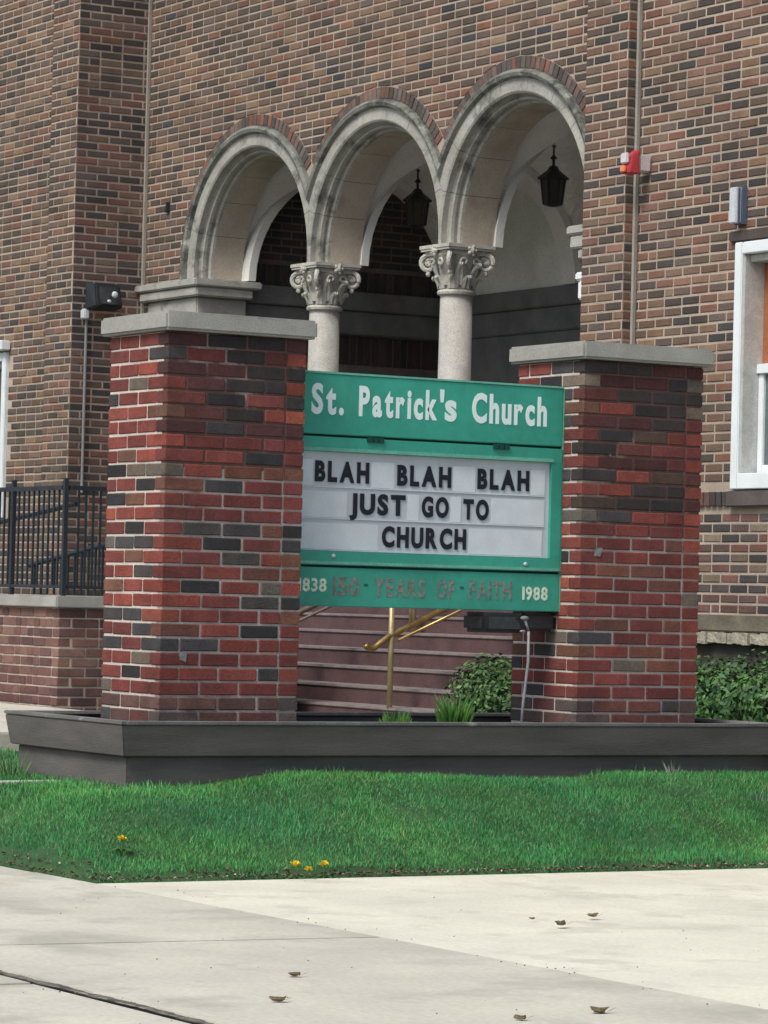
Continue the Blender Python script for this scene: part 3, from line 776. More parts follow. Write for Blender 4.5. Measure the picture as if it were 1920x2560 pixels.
# ------------------------------------------------------------------ low wall with iron railing, stairs
PALW = [(3, (0.145, 0.075, 0.068)), (2, (0.17, 0.095, 0.082)), (1.4, (0.11, 0.062, 0.060)), (0.8, (0.2, 0.115, 0.095))]
LW = thing('low_wall', 'low reddish brick ramp wall with pale stone coping behind the left pillar', 'wall', (-22.5, 10.9, 0.3))
WX0, WX1, WY0, WY1 = -24.3, -21.15, 10.17, 11.95
b = MB(); b.box((WX0 + .02, WY0 + MR, 0.2), (WX1 - MR, WY1 - .02, 1.035)); b.build('wall_core', M_LMORTAR, LW)
k = 0; z = 0.305
while z + 0.066 < 1.04:
    x = WX1 - (0.0 if k % 2 else 0.1); first = True
    if k % 2 == 0: single_brick((WX1 - .1, WY0, z + .005), (WX1, WY0 + .2, z + .061), pick(PALW), M_PBRICK, LW)
    x = WX1 - (0.106 if k % 2 == 0 else 0)
    while x > WX0 + 0.03:
        ln = 0.2 if R.random() < 0.45 else 0.1
        a = max(WX0, x - ln); single_brick((a + .005, WY0, z + .005), (x - .005, WY0 + .09, z + .061), pick(PALW), M_PBRICK, LW); x = a
    y = WY0 + (0.206 if k % 2 == 0 else 0.1)
    while y < WY1 - 0.03:
        ln = 0.205 if R.random() < 0.75 else 0.1
        c = min(WY1, y + ln); single_brick((WX1 - .09, y + .005, z + .005), (WX1, c - .005, z + .061), pick(PALW), M_PBRICK, LW); y = c
    z += 0.0665; k += 1
b = MB(); b.box((WX0 - .03, WY0 - 0.04, 1.04), (WX1 + .04, WY1 + .03, 1.12)); b.build('coping', M_CAP, LW, bevel=0.008)

RL = thing('iron_railing', 'black iron picket railing on the low brick wall at left', 'railing', (-22.5, 10.3, 1.12))
def post(x, y, z0, z1, w=0.015, nm='post'):
    q = MB(); q.box((x - w, y - w, z0), (x + w, y + w, z1)); return q.build(nm, M_IRON, RL)
yr = WY0 + 0.06
for x in (WX1 - 0.07, -22.05, -23.2): post(x, yr, 1.121, 1.92)
post(WX1 - 0.07, WY1 - 0.2, 1.121, 1.92)
q = MB(); q.box((WX0, yr - .016, 1.84), (WX1 - .095, yr + .016, 1.87)); q.build('top_rail', M_IRON, RL)
q = MB(); q.box((WX0, yr - .012, 1.17), (WX1 - .095, yr + .012, 1.192)); q.build('bottom_rail', M_IRON, RL)
q = MB(); q.box((WX1 - .086, yr + .026, 1.84), (WX1 - .054, WY1 - .226, 1.87)); q.build('top_rail', M_IRON, RL)
q = MB(); q.box((WX1 - .082, yr + .026, 1.17), (WX1 - .058, WY1 - .226, 1.192)); q.build('bottom_rail', M_IRON, RL)
q = MB(); q.tube([(-24.4, yr + .10, 1.45), (WX1 - .1, yr + .10, 1.745)], 0.017, 8); q.build('sloped_handrail', M_IRON, RL)
pk = MB(); pk.box((-.0065, -.0065, 1.193), (.0065, .0065, 1.839)); pkm = pk.mesh('picket'); pkm.materials.append(M_IRON)
def picket(x, y):
    o = bpy.data.objects.new('picket', pkm); COL.objects.link(o); o.parent = RL; o.matrix_parent_inverse = Matrix.Translation(-world_loc(RL)); o.location = (x, y, 0)
x = WX1 - 0.17
while x > WX0:
    picket(x, yr); x -= 0.08
y = yr + 0.10
while y < WY1 - 0.25:
    picket(WX1 - .07, y); y += 0.055
RL2 = thing('iron_railing', 'black iron ramp railing behind the low wall railing, sloping down', 'railing', (-22.6, 11.6, 1.12))
q = MB(); q.tube([(-25.0, 11.75, 1.35), (-21.4, 11.75, 1.80)], 0.02, 8); q.build('top_rail', M_IRON, RL2)
for i in range(30):
    x = -24.9 + i * 0.12; q = MB(); zt = 1.35 + (x + 25.0) * 0.125; q.box((x - .008, 11.742, 1.125), (x + .008, 11.758, zt)); q.build('picket', M_IRON, RL2)

ST = thing('entrance_stairs', 'wide dark red painted church steps with pale worn nosings behind the sign', 'stairs', (-21.4, 12.8, 0.3))
NST = 6; RIS = 0.1235; TR = 0.28
for k in range(NST):
    y = 12.2 + k * TR; zt = 0.415 + k * RIS
    q = MB(); q.box((-25.4, y + 0.012, 0.25), (-19.0, y + TR + 0.03 if k < NST - 1 else 13.87, zt - 0.022)); s = q.build('step', M_STEP, ST)
    q = MB(); q.box((-25.4, y, zt - 0.0215), (-19.0, y + TR + 0.02 if k < NST - 1 else 13.87, zt)); q.build('tread', M_NOSE, s, bevel=0.006)
q = MB(); q.box((-25.4, 12.05, 0.2), (-18.8, 12.195, 0.335)); q.build('base_step', M_STEPB, ST, bevel=0.008)

def handrail(x, label, rail):
    t = thing('handrail', label, 'handrail', (x, 12.2, 0.4), 'brass handrails on the church steps')
    sl = RIS / TR
    for (y, zb) in ((12.22, 0.40), (13.5, 0.9)):
        q = MB(); q.tube([(x, y, zb), (x, y, zb + 0.86)], 0.02, 10); q.build('post', M_BRASSD, t, smooth=True)
    q = MB(); q.tube([(x, 12.37, 0.97), (x, 12.37, 1.42)], 0.012, 8); q.build('baluster', M_BRASSD, t, smooth=True)
    for nm, dz in (('lower_rail', 0.0), ('upper_rail', 0.44)):
        p = []
        for i in range(7):                       # returned, curled lower end
            a = -pi * 0.9 + i / 6 * pi * 0.75
            p.append((x, 12.045 + 0.05 * cos(a) + 0.02, 0.835 + dz + 0.04 * sin(a) + 0.02))
        p += [(x, 12.2, 0.90 + dz), (x, 13.5, 0.90 + 1.3 * sl + dz)]
        q = MB(); q.tube(p, 0.021, 10); q.build(nm, rail, t, smooth=True)
        q = MB(); q.tube([(x + 0.03, 12.26, 0.875 + dz), (x + 0.03, 13.5, 0.865 + 1.24 * sl + dz)], 0.011, 8); q.build('under_bar', rail, t, smooth=True)
handrail(-20.2, 'brass handrail with curled end on a post, seen below the sign', M_BRASS)
handrail(-22.0, 'dull brass handrail glimpsed at the right edge of the left pillar', mat('dull_brass', (0.16, 0.125, 0.10), rough=0.6, var=0.2))

# ------------------------------------------------------------------ the two brick pillars
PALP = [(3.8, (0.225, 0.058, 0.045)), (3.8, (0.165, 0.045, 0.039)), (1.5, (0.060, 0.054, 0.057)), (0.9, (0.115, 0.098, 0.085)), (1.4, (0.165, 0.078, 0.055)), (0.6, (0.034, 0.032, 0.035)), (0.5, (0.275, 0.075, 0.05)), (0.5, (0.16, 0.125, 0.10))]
PALX = [(2.0, (0.19, 0.050, 0.042)), (3.8, (0.15, 0.043, 0.040)), (1.0, (0.058, 0.052, 0.056)), (0.3, (0.11, 0.094, 0.082)), (1.3, (0.15, 0.062, 0.048)), (0.4, (0.034, 0.032, 0.035))]  # maroon rows along Y: the +X side's shade partly put into the colour
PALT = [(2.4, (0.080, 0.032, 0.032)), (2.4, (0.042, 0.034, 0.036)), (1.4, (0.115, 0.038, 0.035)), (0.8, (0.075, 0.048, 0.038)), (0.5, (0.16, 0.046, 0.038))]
M_SMEAR = mat('pale_smear', (0.19, 0.19, 0.195), var=0.3, vscale=40, bump=0.2)
PALB = [(2, (0.105, 0.078, 0.073)), (2, (0.125, 0.068, 0.060)), (1, (0.075, 0.068, 0.068)), (1, (0.14, 0.058, 0.050))]
def pillar(y0, y1, label, soot, smears):
    x0, x1 = -14.85, -14.25
    P = thing('brick_pillar', label, 'pillar', ((x0 + x1) / 2, (y0 + y1) / 2, 0.3), 'brick pillars holding the church sign')
    b = MB(); i = 0.0055; b.box((x0 + i, y0 + i, 0.25), (x1 - .05, y1 - i, 2.37)); b.build('mortar_core', M_PMORTAR, P)
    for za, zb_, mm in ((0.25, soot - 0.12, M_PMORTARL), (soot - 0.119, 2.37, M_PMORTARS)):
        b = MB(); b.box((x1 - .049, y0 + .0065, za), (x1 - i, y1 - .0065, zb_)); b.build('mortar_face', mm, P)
    back = MB(); g = 0.0055; CZ = 0.0677; n = 31; z = 2.372 - n * CZ
    def row(axis, fixed0, fixed1, s, e, show, frm, L):
        """pieces of length L from `frm` end along axis"""
        c = s if frm == 's' else e
        while True:
            if frm == 's':
                d = min(c + L, e)
                if e - d < 0.05: d = e
                lo, hi = c, d; c = d; done = c >= e - 1e-6
            else:
                d = max(c - L, s)
                if d - s < 0.05: d = s
                lo, hi = d, c; c = d; done = c <= s + 1e-6
            a = [0, 0, z + g]; bb = [0, 0, z + CZ - g]
            o = 1 if axis == 0 else 0
            a[axis] = lo + (g if lo > s + 1e-6 else (0 if show[0] else g)); bb[axis] = hi - (g if hi < e - 1e-6 else (0 if show[1] else g))
            a[o] = fixed0; bb[o] = fixed1
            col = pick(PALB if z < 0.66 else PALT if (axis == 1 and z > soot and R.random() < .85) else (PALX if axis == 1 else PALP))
            if show[2]: single_brick(a, bb, col, M_PBRICK, P)
            else: back.box(a, bb, col)
            if done: break
    for k in range(n):
        D = 0.1; vis = z > 0.42
        if k % 2 == 0:
            row(1, x1 - D, x1, y0, y1, (True, True, vis), 's', 0.21)
            row(0, y0, y0 + D, x0, x1 - D, (True, False, vis), 'e', 0.2)
            row(0, y1 - D, y1, x0, x1 - D, (True, False, False), 'e', 0.2)
            row(1, x0, x0 + D, y0 + D, y1 - D, (False, False, False), 's', 0.21)
        else:
            row(0, y0, y0 + D, x0, x1, (True, True, vis), 'e', 0.2)
            row(0, y1 - D, y1, x0, x1, (True, True, False), 'e', 0.2)
            row(1, x1 - D, x1, y0 + D, y1 - D, (False, False, vis), 's', 0.21)
            row(1, x0, x0 + D, y0 + D, y1 - D, (False, False, False), 's', 0.21)
        z += CZ
    back.build('brick_courses', M_PBRICKA, P, kind='stuff')
    for (sy_, sz_, sr) in smears:
        b = MB(); m_ = 11; vs = []
        for i in range(m_):
            a_ = 2 * pi * i / m_; rr = sr * R.uniform(.45, 1.1); vs.append((x1 + .0045 + .002 * (i % 2), sy_ + cos(a_) * rr, sz_ + sin(a_) * rr * .9))
        b.add(vs, [tuple(range(m_))]); b.build('mortar_smear', M_SMEAR, P)
    c = MB(); c.box((x0 - 0.045, y0 - 0.035, 2.374), (x1 + 0.05, y1 + 0.035, 2.462)); c.build('cap', M_CAP, P, bevel=0.012)
    return P
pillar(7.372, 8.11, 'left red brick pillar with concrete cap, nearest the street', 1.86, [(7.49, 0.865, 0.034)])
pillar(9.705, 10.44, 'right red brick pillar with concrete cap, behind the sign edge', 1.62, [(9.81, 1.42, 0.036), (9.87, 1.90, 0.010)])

# ------------------------------------------------------------------ the sign
SX = -14.42; KS = 14.42 / 14.47
def SY(y): return y * KS
def SZ(z): return 1.15 + (z - 1.15) * KS
SG = thing('church_sign', 'green church sign with white name, letter board and black message', 'sign', (SX, 8.9, 1.1))
y0s, y1s = 8.118, 9.700
zt, zh, zd, zb = SZ(2.235), SZ(1.934), SZ(1.307), SZ(1.110)
b = MB(); b.box((SX - 0.22, y0s + .004, zb + .004), (SX - 0.022, y1s - .004, zt - .004)); b.build('cabinet', M_GREEND, SG)
b = MB(); b.box((SX - 0.02, y0s, zh + .008), (SX, y1s, zt)); hp = b.build('header_panel', M_GREEN, SG, bevel=0.004)
b = MB(); b.box((SX - .019, y0s, zt + .0005), (SX + .004, y1s, zt + .010)); b.build('top_trim', M_GREENL, SG)
b = MB(); b.box((SX - .019, y1s + .0005, zb), (SX + .002, y1s + .006, zt)); b.build('side_trim', M_GREENL, SG)
b = MB(); b.box((SX - 0.02, y0s, zb), (SX, y1s, zd - .008)); b.build('lower_panel', M_GREEN, SG, bevel=0.004)
# hinged door frame
wy0, wy1, wz0, wz1 = SY(8.22), SY(9.668), SZ(1.378), SZ(1.858)
b = MB()
b.box((SX - 0.02, y0s, wz1), (SX + .006, y1s - .004, zh - .004)); b.box((SX - 0.02, y0s, zd + .004), (SX + .006, y1s - .004, wz0))
b.box((SX - 0.02, y0s, wz0 + .0005), (SX + .006, wy0, wz1 - .0005)); b.box((SX - 0.02, wy1, wz0 + .0005), (SX + .006, y1s - .004, wz1 - .0005))
df = b.build('door_frame', M_GREEN, SG)
b = MB(); b.box((SX + .0065, y0s, wz1 + .003), (SX + .011, wy1 + .01, wz1 + .020)); b.build('frame_bead', M_GREENL, df)
b = MB(); b.box((SX + .0065, y0s, zd + .008), (SX + .011, y1s - .006, zd + .022)); b.build('frame_bead', M_GREENL, df)
for yc in (SY(8.63), SY(9.36)):
    b = MB()
    for i in range(3): b.box((SX + .0065, yc - .045 + i * .032, zh - .022), (SX + .016, yc - .018 + i * .032, zh + .004))
    b.build('hinge', M_GREEND, df)
for yc, zz in ((SY(8.41), 1.355), (SY(9.52), 1.345)):
    b = MB(); b.blob((SX + .011, yc, zz), (.006, .012, .010), 8, 6); b.build('lock', M_GBOX, df)
b = MB(); b.box((SX - .022 + .0005, wy0, wz0), (SX - .014, wy1, wz1)); bd = b.build('letter_board', M_BOARD, SG)
# clear rails between the rows, blank cards
rows = [(1.690, 1.835), (1.538, 1.684), (1.384, 1.530)]
for (r0, r1) in rows:
    b = MB(); b.box((SX - .0135, wy0 + .004, SZ(r0) - .004), (SX - .009, wy1 - .03, SZ(r0) + .001)); b.build('letter_rail', M_CARD, bd)
def card(ya, yb, r):
    b = MB(); b.box((SX - .0134, SY(ya), SZ(rows[r][0]) + .003), (SX - .0115, SY(yb), SZ(rows[r][1]) - .016)); b.build('blank_card', M_CARD, bd)
for ya, yb, r in ((8.235, 8.295, 0), (8.625, 8.755, 0), (9.095, 9.225, 0), (9.555, 9.64, 0), (8.235, 8.49, 1), (8.835, 8.90, 1), (9.085, 9.145, 1), (9.325, 9.64, 1), (8.235, 8.67, 2), (9.195, 9.63, 2)):
    card(ya, yb, r)

_gl = {}
def glyph(ch, bold):
    key = (ch, bold)
    if key in _gl: return _gl[key]
    cu = bpy.data.curves.new('glyph', 'FONT'); cu.body = ch; cu.size = 1.0; cu.offset = bold; cu.extrude = 0.02; cu.resolution_u = 4
    ob = bpy.data.objects.new('glyph', cu); COL.objects.link(ob)
    dg = bpy.context.evaluated_depsgraph_get(); dg.update()
    me = bpy.data.meshes.new_from_object(ob.evaluated_get(dg))
    vs = [v.co.copy() for v in me.vertices]; fs = [tuple(p.vertices) for p in me.polygons]
    bpy.data.objects.remove(ob); bpy.data.curves.remove(cu); bpy.data.meshes.remove(me)
    xs_ = [v.x for v in vs]; w0, w1 = min(xs_), max(xs_)
    _gl[key] = (vs, fs, w0, w1); return _gl[key]
def capH(bold):
    vs = glyph('H', bold)[0]; return min(v.y for v in vs), max(v.y for v in vs)
def write(word, ya, yb, zbase, cap, m, parent, x=SX, gap=0.011, bold=0.03, thick=0.0015, part='letter', wfac=None):
    gs = [glyph(c, bold) for c in word]; lo, hi = capH(bold); sy = cap / (hi - lo)
    tot = sum(g[3] - g[2] for g in gs); sx = ((yb - ya) - gap * (len(word) - 1)) / tot
    y = ya
    for g in gs:
        b = MB(); vs = [(x + .0006 + (thick if v.z > 0 else 0), y + (v.x - g[2]) * sx, zbase + (v.y - lo) * sy) for v in g[0]]
        b.add(vs, g[1]); b.build(part, m, parent)
        y += (g[3] - g[2]) * sx + gap
# header
for w, a, c in (('St.', 8.270, 8.452), ('Patrick', 8.537, 8.985), ("'", 9.000, 9.024), ('s', 9.030, 9.098), ('Church', 9.188, 9.634)):
    write(w, SY(a), SY(c), SZ(2.038), 0.148, M_LWHITE, hp, gap=0.016, bold=0.037)
# message
for w, a, c, zz in (('BLAH', 8.307, 8.611, 1.712), ('BLAH', 8.771, 9.083, 1.709), ('BLAH', 9.237, 9.545, 1.710), ('JUST', 8.505, 8.822, 1.561), ('GO', 8.916, 9.073, 1.560), ('TO', 9.158, 9.308, 1.556), ('CHURCH', 8.692, 9.179, 1.406)):
    write(w, SY(a), SY(c), SZ(zz), 0.102, M_LBLACK, bd, x=SX - .0108, gap=0.014, bold=0.048)
# lower line
lp = [o for o in SG.children if o.name.startswith('lower_panel')][0]
write('1838', SY(8.225), SY(8.380), SZ(1.181), 0.064, M_LYEAR, lp, gap=0.008, bold=0.03)
write('1988', SY(9.513), SY(9.664), SZ(1.166), 0.066, M_LYEAR, lp, gap=0.008, bold=0.03)
for w, a, c in (('150', 8.417, 8.565), ('YEARS', 8.647, 8.940), ('OF', 9.010, 9.108), ('FAITH', 9.198, 9.447)):
    write(w, SY(a), SY(c), SZ(1.164), 0.090, M_LFADE, lp, gap=0.011, bold=0.03)
for yc in (8.603, 9.155):
    b = MB(); b.box((SX + .0005, SY(yc) - .012, SZ(1.213)), (SX + .002, SY(yc) + .010, SZ(1.224))); b.build('dot', M_LDOT, lp)

# spotlight on a pole under the sign
t = thing('spotlight', 'black spotlight box under the green sign on a thin grey pole', 'spotlight', (-14.4, 9.4, 0.5))
b = MB(); b.box((-14.60, 9.24, 1.0), (-14.40, 9.50, 1.10)); b.build('housing', M_BLACK, t, bevel=0.02)
b = MB(); b.box((-14.58, 9.505, 1.01), (-14.44, 9.695, 1.103)); b.build('ballast', M_BLACK, t, bevel=0.015)
b = MB(); b.add([(-14.396, 9.27, 1.02), (-14.396, 9.46, 1.02), (-14.398, 9.46, 1.08), (-14.398, 9.27, 1.08)], [(0, 1, 2, 3)]); b.build('lens', M_LENS, t)
b = MB(); b.blob((-14.37, 9.465, 1.075), (.012, .026, .012), 8, 6); b.tube([(-14.37, 9.465, 1.07), (-14.37, 9.49, 1.01)], 0.007, 8); b.blob((-14.37, 9.455, 1.01), (.010, .018, .008), 8, 6); b.build('bracket', M_CONDUIT, t, smooth=True)
b = MB(); b.tube([(-14.37, 9.49, 1.01), (-14.37, 9.492, 0.86), (-14.36, 9.462, 0.66), (-14.355, 9.447, 0.48)], 0.0075, 8); b.build('pole', M_CONDUIT, t, smooth=True)

# ------------------------------------------------------------------ planter
PL = thing('planter', 'long dark brown timber planter with flared boards at the foot of the pillars', 'planter', (-14.5, 8.9, 0.3))
PX0, PX1, PY0, PY1 = -15.16, -13.95, 7.05, 10.74
def flared(z0, z1, o0, o1, t, nm, m):
    """four boards whose outer face leans from offset o0 at z0 to o1 at z1"""
    def ring(o, z): return [(PX0 - o, PY0 - o, z), (PX1 + o, PY0 - o, z), (PX1 + o, PY1 + o, z), (PX0 - o, PY1 + o, z)]
    a, b, c, d = ring(o0, z0), ring(o1, z1), ring(o0 - t, z0), ring(o1 - t, z1)
    for i in range(4):
        j = (i + 1) % 4
        q = MB(); q.add([a[i], a[j], b[j], b[i], c[i], c[j], d[j], d[i]], [(0, 1, 2, 3), (5, 4, 7, 6), (4, 5, 1, 0), (3, 2, 6, 7), (4, 0, 3, 7), (1, 5, 6, 2)])
        q.build(nm, m, PL, bevel=0.004, fixn=True)
flared(0.415, 0.556, 0.0, 0.022, 0.04, 'upper_board', M_WOOD)
flared(0.12, 0.412, -0.035, -0.030, 0.04, 'lower_board', M_WOOD)
flared(0.5575, 0.574, 0.026, 0.028, 0.075, 'rim_board', M_RIM)
q = MB(); n = 12
q.box((PX0 + .085, PY0 + .085, 0.2), (PX1 - .085, PY1 - .085, 0.50)); q.build('soil', M_SOIL, PL)

# ------------------------------------------------------------------ plants
GR = [(3, (0.062, 0.250, 0.082)), (2.2, (0.090, 0.305, 0.098)), (1.4, (0.045, 0.195, 0.068)), (1.0, (0.14, 0.33, 0.12)), (0.2, (0.24, 0.24, 0.12))]
def blades(n, sampler, hmin, hmax, mb, w=0.004):
    for _ in range(n):
        s = sampler()
        if s is None: continue
        x, y, z = s; h = R.uniform(hmin, hmax); a = R.uniform(0, 2 * pi); la = R.uniform(0, 2 * pi); le = R.uniform(0.1, 0.7) * h
        dx, dy = cos(a) * w * .5, sin(a) * w * .5; lx, ly = cos(la) * le, sin(la) * le; c = pick(GR)
        pn = noise.noise((x * 1.7, y * 1.7, 2.0)); p2 = noise.noise((x * 4.5, y * 4.5, 7.0)); h *= 1 + 0.5 * p2
        c = (c[0] * (1 + .55 * pn), c[1] * (1 + .28 * pn + .15 * p2), c[2] * (1 + .1 * p2))
        o = len(mb.v)
        mb.v += [(x - dx, y - dy, z), (x + dx, y + dy, z), (x + lx * .45 + dx * .7, y + ly * .45 + dy * .7, z + h * .62), (x + lx * .45 - dx * .7, y + ly * .45 - dy * .7, z + h * .62), (x + lx, y + ly, z + h)]
        mb.f += [(o, o + 1, o + 2, o + 3), (o + 3, o + 2, o + 4)]
        mb.c += [c] * 5
def in_planter(x, y): return PX0 + .04 < x < PX1 - .05 and PY0 + .05 < y < PY1 - .05
def front():
    x = R.uniform(-13.90, -12.33); y = R.uniform(6.15, 11.6)
    d = min(-12.36 - x, y - 6.17)
    if d < 0.11 + 0.09 * noise.noise((x * 3, y * 3, 5)) and R.random() > 0.10: return None
    if in_planter(x, y): return None
    return x, y, lawn_h(x, y) - 0.008
gb = MB(); blades(135000, front, 0.012, 0.036, gb, 0.0034)
def rest():
    x = R.uniform(-17.3, -13.9); y = R.uniform(6.15, 7.4) if R.random() < 0.7 else R.uniform(7.4, 11.0)
    if in_planter(x, y) or (-14.60 < x < -14.42 and 6.56 < y < 7.05) or min(-12.36 - x, y - 6.17) < 0.06: return None
    return x, y, lawn_h(x, y) - 0.008
blades(45000, rest, 0.02, 0.05, gb)
g = gb.build('grass', M_GRASS, kind='stuff')

LG = [(3, (0.045, 0.11, 0.03)), (2, (0.075, 0.16, 0.045)), (2, (0.03, 0.075, 0.028)), (1, (0.11, 0.19, 0.06))]
def shrub(name, label, cat, boxes, n, size, pal, zfloor):
    t = thing(name, label, cat, (boxes[0][0][0], boxes[0][0][1], zfloor))
    lf = MB(); st = MB()
    for (c, r, k) in boxes:
        for _ in range(int(n * k)):
            while True:
                d = Vector((R.uniform(-1, 1), R.uniform(-1, 1), R.uniform(-1, 1)))
                if 0.1 < d.length < 1: break
            s = d.normalized() * (R.random() ** 0.33)
            wob = 1 + 0.22 * noise.noise((c[0] + s.x * 2.2, c[1] + s.y * 2.2, s.z * 2.2))
            p = Vector((c[0] + s.x * r[0] * wob, c[1] + s.y * r[1] * wob, c[2] + s.z * r[2] * wob))
            if p.z < zfloor: continue
            nrm = (d.normalized() + Vector((R.uniform(-.8, .8), R.uniform(-.8, .8), R.uniform(-.3, 1)))).normalized()
            a = nrm.orthogonal().normalized(); a.rotate(Matrix.Rotation(R.uniform(0, 6.28), 3, nrm)); b = nrm.cross(a); sz = size * R.uniform(.6, 1.3)
            lf.add([p - a * sz, p - b * sz * .5, p + a * sz, p + b * sz * .5], [(0, 1, 2, 3)], pick(pal))
        for _ in range(7):
            st.tube([(c[0] + R.uniform(-.05, .05), c[1] + R.uniform(-.05, .05), zfloor - .05), (c[0] + R.uniform(-.6, .6) * r[0], c[1] + R.uniform(-.6, .6) * r[1], c[2] + R.uniform(0, .6) * r[2])], 0.006, 5)
    lf.build('leaves', M_LEAF, t); st.build('stems', M_STEM, t)
    return t
shrub('bush', 'rounded green boxwood bush behind the planter beside the right pillar', 'bush',
      [((-16.3, 10.66, 0.56), (0.36, 0.37, 0.30), 1), ((-16.35, 10.55, 0.66), (0.22, 0.22, 0.20), 0.35)], 4800, 0.018, LG, 0.34)
HG = [(3, (0.05, 0.125, 0.032)), (2, (0.09, 0.20, 0.05)), (2, (0.025, 0.065, 0.028))]
hb = []
for i in range(13): hb.append(((-18.15 + i * 0.36, 12.95 + R.uniform(-.05, .05), 0.56 + R.uniform(-.02, .02)), (0.36, 0.42, 0.29 + R.uniform(-.02, .03)), 1))
shrub('hedge', 'clipped green hedge along the church wall right of the pillars', 'hedge', hb, 1700, 0.024, HG, 0.33)

def tuft(name, label, cat, x, y, z, n, rad, h, pal):
    t = MB()
    for _ in range(n):
        a = R.uniform(0, 6.28); r = rad * R.random() ** .6; px, py = x + cos(a) * r * .6, y + sin(a) * r * .6
        hh = h * R.uniform(.5, 1.0) * (1 - .5 * r / rad); le = R.uniform(.1, .5) * hh; w = 0.004; b = R.uniform(0, 6.28)
        c = pick(pal)
        t.add([(px - cos(b) * w, py - sin(b) * w, z), (px + cos(b) * w, py + sin(b) * w, z), (px + cos(a) * le * .5 + cos(b) * w * .6, py + sin(a) * le * .5 + sin(b) * w * .6, z + hh * .65), (px + cos(a) * le, py + sin(a) * le, z + hh)], [(0, 1, 2), (0, 2, 3)], c)
    return tag(t.build(name, M_LEAF), label, cat, None)
TP = [(2, (0.07, 0.19, 0.035)), (2, (0.10, 0.24, 0.05)), (1, (0.05, 0.13, 0.03))]
tuft('grass_tuft', 'low bright green grass clump in the planter below the brass handrail', 'plant', -14.15, 8.60, 0.50, 420, 0.10, 0.16, TP)
tuft('grass_tuft', 'taller bright green grass clump in the planter in front of the bush', 'plant', -14.15, 8.93, 0.50, 480, 0.09, 0.24, TP)
tuft('weed', 'straggly weed at the left foot of the planter', 'weed', -14.95, 6.97, 0.24, 70, 0.10, 0.20, [(1, (0.20, 0.25, 0.16)), (2, (0.08, 0.18, 0.06))])
tuft('weed', 'pale dry weed stalk against the right front of the planter', 'weed', -13.82, 10.0, 0.30, 40, 0.04, 0.15, [(1, (0.35, 0.36, 0.33)), (1, (0.2, 0.24, 0.18))])
tuft('weed', 'small clover clump with white heads at the right edge of the lawn', 'weed', -13.2, 10.05, 0.24, 40, 0.10, 0.07, [(1, (0.4, 0.45, 0.42)), (2, (0.05, 0.14, 0.06))])

def dandelion(x, y, label, k=1.0):
    z = lawn_h(x, y)
    t = thing('dandelion', label, 'flower', (x, y, z), 'yellow dandelions along the lawn edge')
    b = MB(); hz = z + 0.055 * k
    for p in range(26):
        a = R.uniform(0, 6.28); e = R.uniform(0.15, 1.3); d = Vector((cos(a) * cos(e), sin(a) * cos(e), sin(e))); s = d.cross(Vector((.3, .2, .9))).normalized() * 0.004
        q = Vector((x, y, hz)); b.add([q - s, q + s, q + d * 0.021 * k + s, q + d * 0.021 * k - s], [(0, 1, 2, 3)])
    b.build('flower_head', M_YEL, t)
    b = MB(); b.tube([(x, y, z - .01), (x + .004, y, hz)], 0.0025, 5); b.build('stem', mat('dandelion_stem', (0.07, 0.14, 0.04), bump=0), t)
    b = MB()
    for p in range(6):
        a = 1.05 * p; b.add([(x, y, z + .012), (x + cos(a) * .04 - sin(a) * .012, y + sin(a) * .04 + cos(a) * .012, z + .03), (x + cos(a) * .09, y + sin(a) * .09, z + .02), (x + cos(a) * .04 + sin(a) * .012, y + sin(a) * .04 - cos(a) * .012, z + .03)], [(0, 1, 2, 3)], (0.05, 0.13, 0.03))
    b.build('leaves', M_LEAF, t)
dandelion(-12.41, 7.07, 'leftmost yellow dandelion of the cluster by the pale walkway', 1.3)
dandelion(-12.40, 7.13, 'middle yellow dandelion of the cluster by the pale walkway')
dandelion(-12.42, 7.215, 'rightmost yellow dandelion of the cluster by the pale walkway', 1.2)
dandelion(-12.80, 6.47, 'single yellow dandelion near the left corner of the lawn', 1.1)
# soil and litter where the lawn meets the paving
lt = MB()
for _ in range(1700):
    if R.random() < .75: x = -12.37 - abs(R.gauss(0, .07)); y = R.uniform(6.2, 11)
    else: x = R.uniform(-16, -12.4); y = 6.14 + abs(R.gauss(0, .05))
    z = max(0.006, lawn_h(x, y) + .006); s = R.uniform(.004, .014); a = R.uniform(0, 6.28)
    lt.add([(x + cos(a) * s, y + sin(a) * s, z), (x - sin(a) * s * .6, y + cos(a) * s * .6, z + s * .7), (x - cos(a) * s, y - sin(a) * s, z + s * .2), (x + sin(a) * s * .6, y - cos(a) * s * .6, z + s * .5)], [(0, 1, 2, 3)],
           pick([(3, (0.17, 0.11, 0.075)), (1.5, (0.07, 0.05, 0.04)), (1.3, (0.36, 0.32, 0.27)), (1, (0.21, 0.08, 0.06))]))
lt.build('leaf_litter', M_LEAF, kind='stuff')

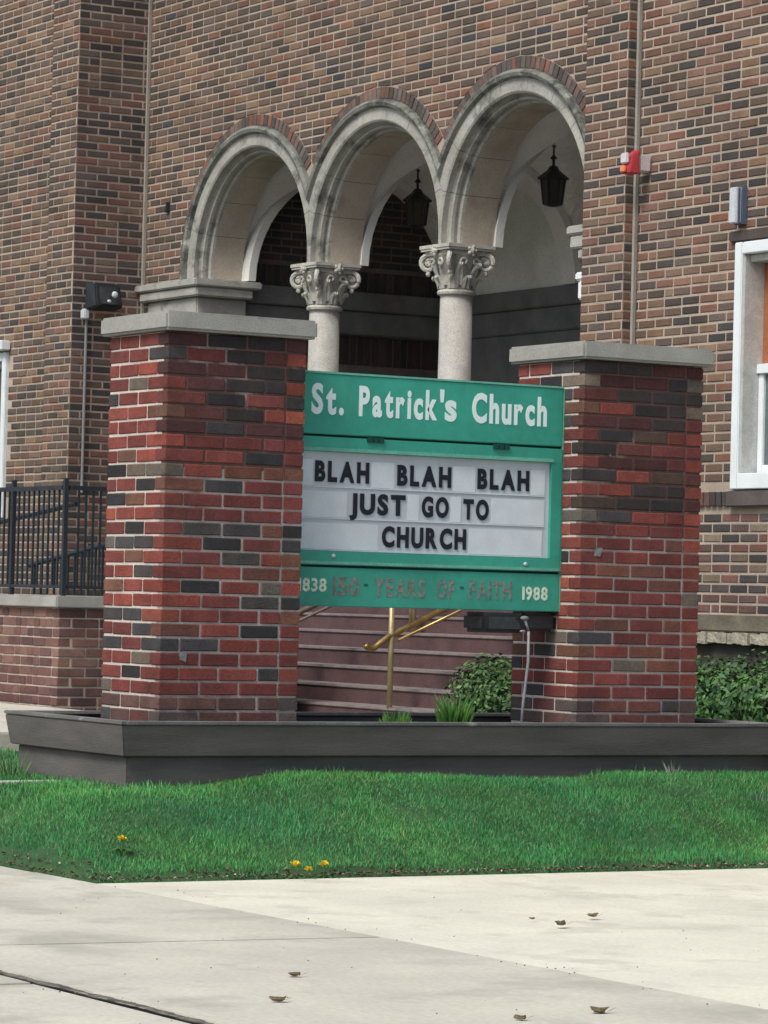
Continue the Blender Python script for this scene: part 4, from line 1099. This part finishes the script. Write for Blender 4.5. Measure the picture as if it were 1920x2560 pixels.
gt = MB()
for _ in range(200):
    x = R.uniform(-12.3, -7.6); y = R.uniform(4.0, 9.5) if R.random() < .6 else R.choice((4.42, 6.12)) + R.gauss(0, .05); r = R.uniform(.001, .0035)
    gt.blob((x, y, r * .5), (r, r * R.uniform(.6, 1.2), r * .7), 5, 3, 0.3, pick([(2, (0.16, 0.14, 0.11)), (1, (0.07, 0.06, 0.05)), (1, (0.3, 0.28, 0.24))]))
gt.build('grit', M_LEAF, kind='stuff')
def dry_leaf(x, y, s, label, z=0.003):
    b = MB(); b.blob((0, 0, 0), (s * .75, s * .5, s * .2), 8, 5, 0.38)
    a = R.uniform(-.6, .6); b.v = [(x + v[0] * sin(a) - v[1] * cos(a), y + v[0] * cos(a) + v[1] * sin(a), max(z, z + s * .2 + v[2] + .35 * abs(v[0]) * R.random())) for v in b.v]
    b.add([(x, y + s * .8, z + .003), (x + .006, y + s * .8, z + .004), (x + .004, y + s * 1.5, z + s * .35), (x, y + s * 1.5, z + s * .34)], [(0, 1, 2, 3)])
    o = b.build('dry_leaf', M_DRY)
    tag(o, label, 'leaf', 'dry leaves on the concrete')
dry_leaf(-9.134, 5.212, 0.030, 'curled dry leaf on the sidewalk, upper of two near the long joint')
dry_leaf(-8.581, 4.846, 0.030, 'curled dry leaf on the sidewalk, lower of two near the long joint')
dry_leaf(-10.248, 6.932, 0.036, 'largest dry leaf on the bright walkway', 0.007)
dry_leaf(-10.488, 7.237, 0.030, 'dry leaf on the bright walkway, rightmost of three', 0.007)
dry_leaf(-10.471, 6.96, 0.016, 'tiny dry leaf on the bright walkway, leftmost of three', 0.007)
dry_leaf(-8.05, 5.587, 0.036, 'brown dry leaf at the bottom edge on the sidewalk, right one')
dry_leaf(-7.99, 5.283, 0.026, 'brown dry leaf at the bottom edge on the sidewalk, left one')
b = MB(); b.blob((-13.88, 10.74, 0.40), (0.07, 0.08, 0.06), 10, 8, 0.12); tag(b.build('rock', M_ROCK, smooth=True), 'grey rock beside the right end of the planter', 'rock')
# water stain and plaster patch are part of the walls; the small dark cramp on the arcade wall:
b = MB(); b.box((-26.93, 13.87, 4.50), (-26.905, 13.899, 4.58)); b.box((-26.95, 13.875, 4.49), (-26.92, 13.897, 4.53)); tag(b.build('wall_hook', M_IRON), 'small rusty iron hook in the bricks left of the left arch', 'hook')
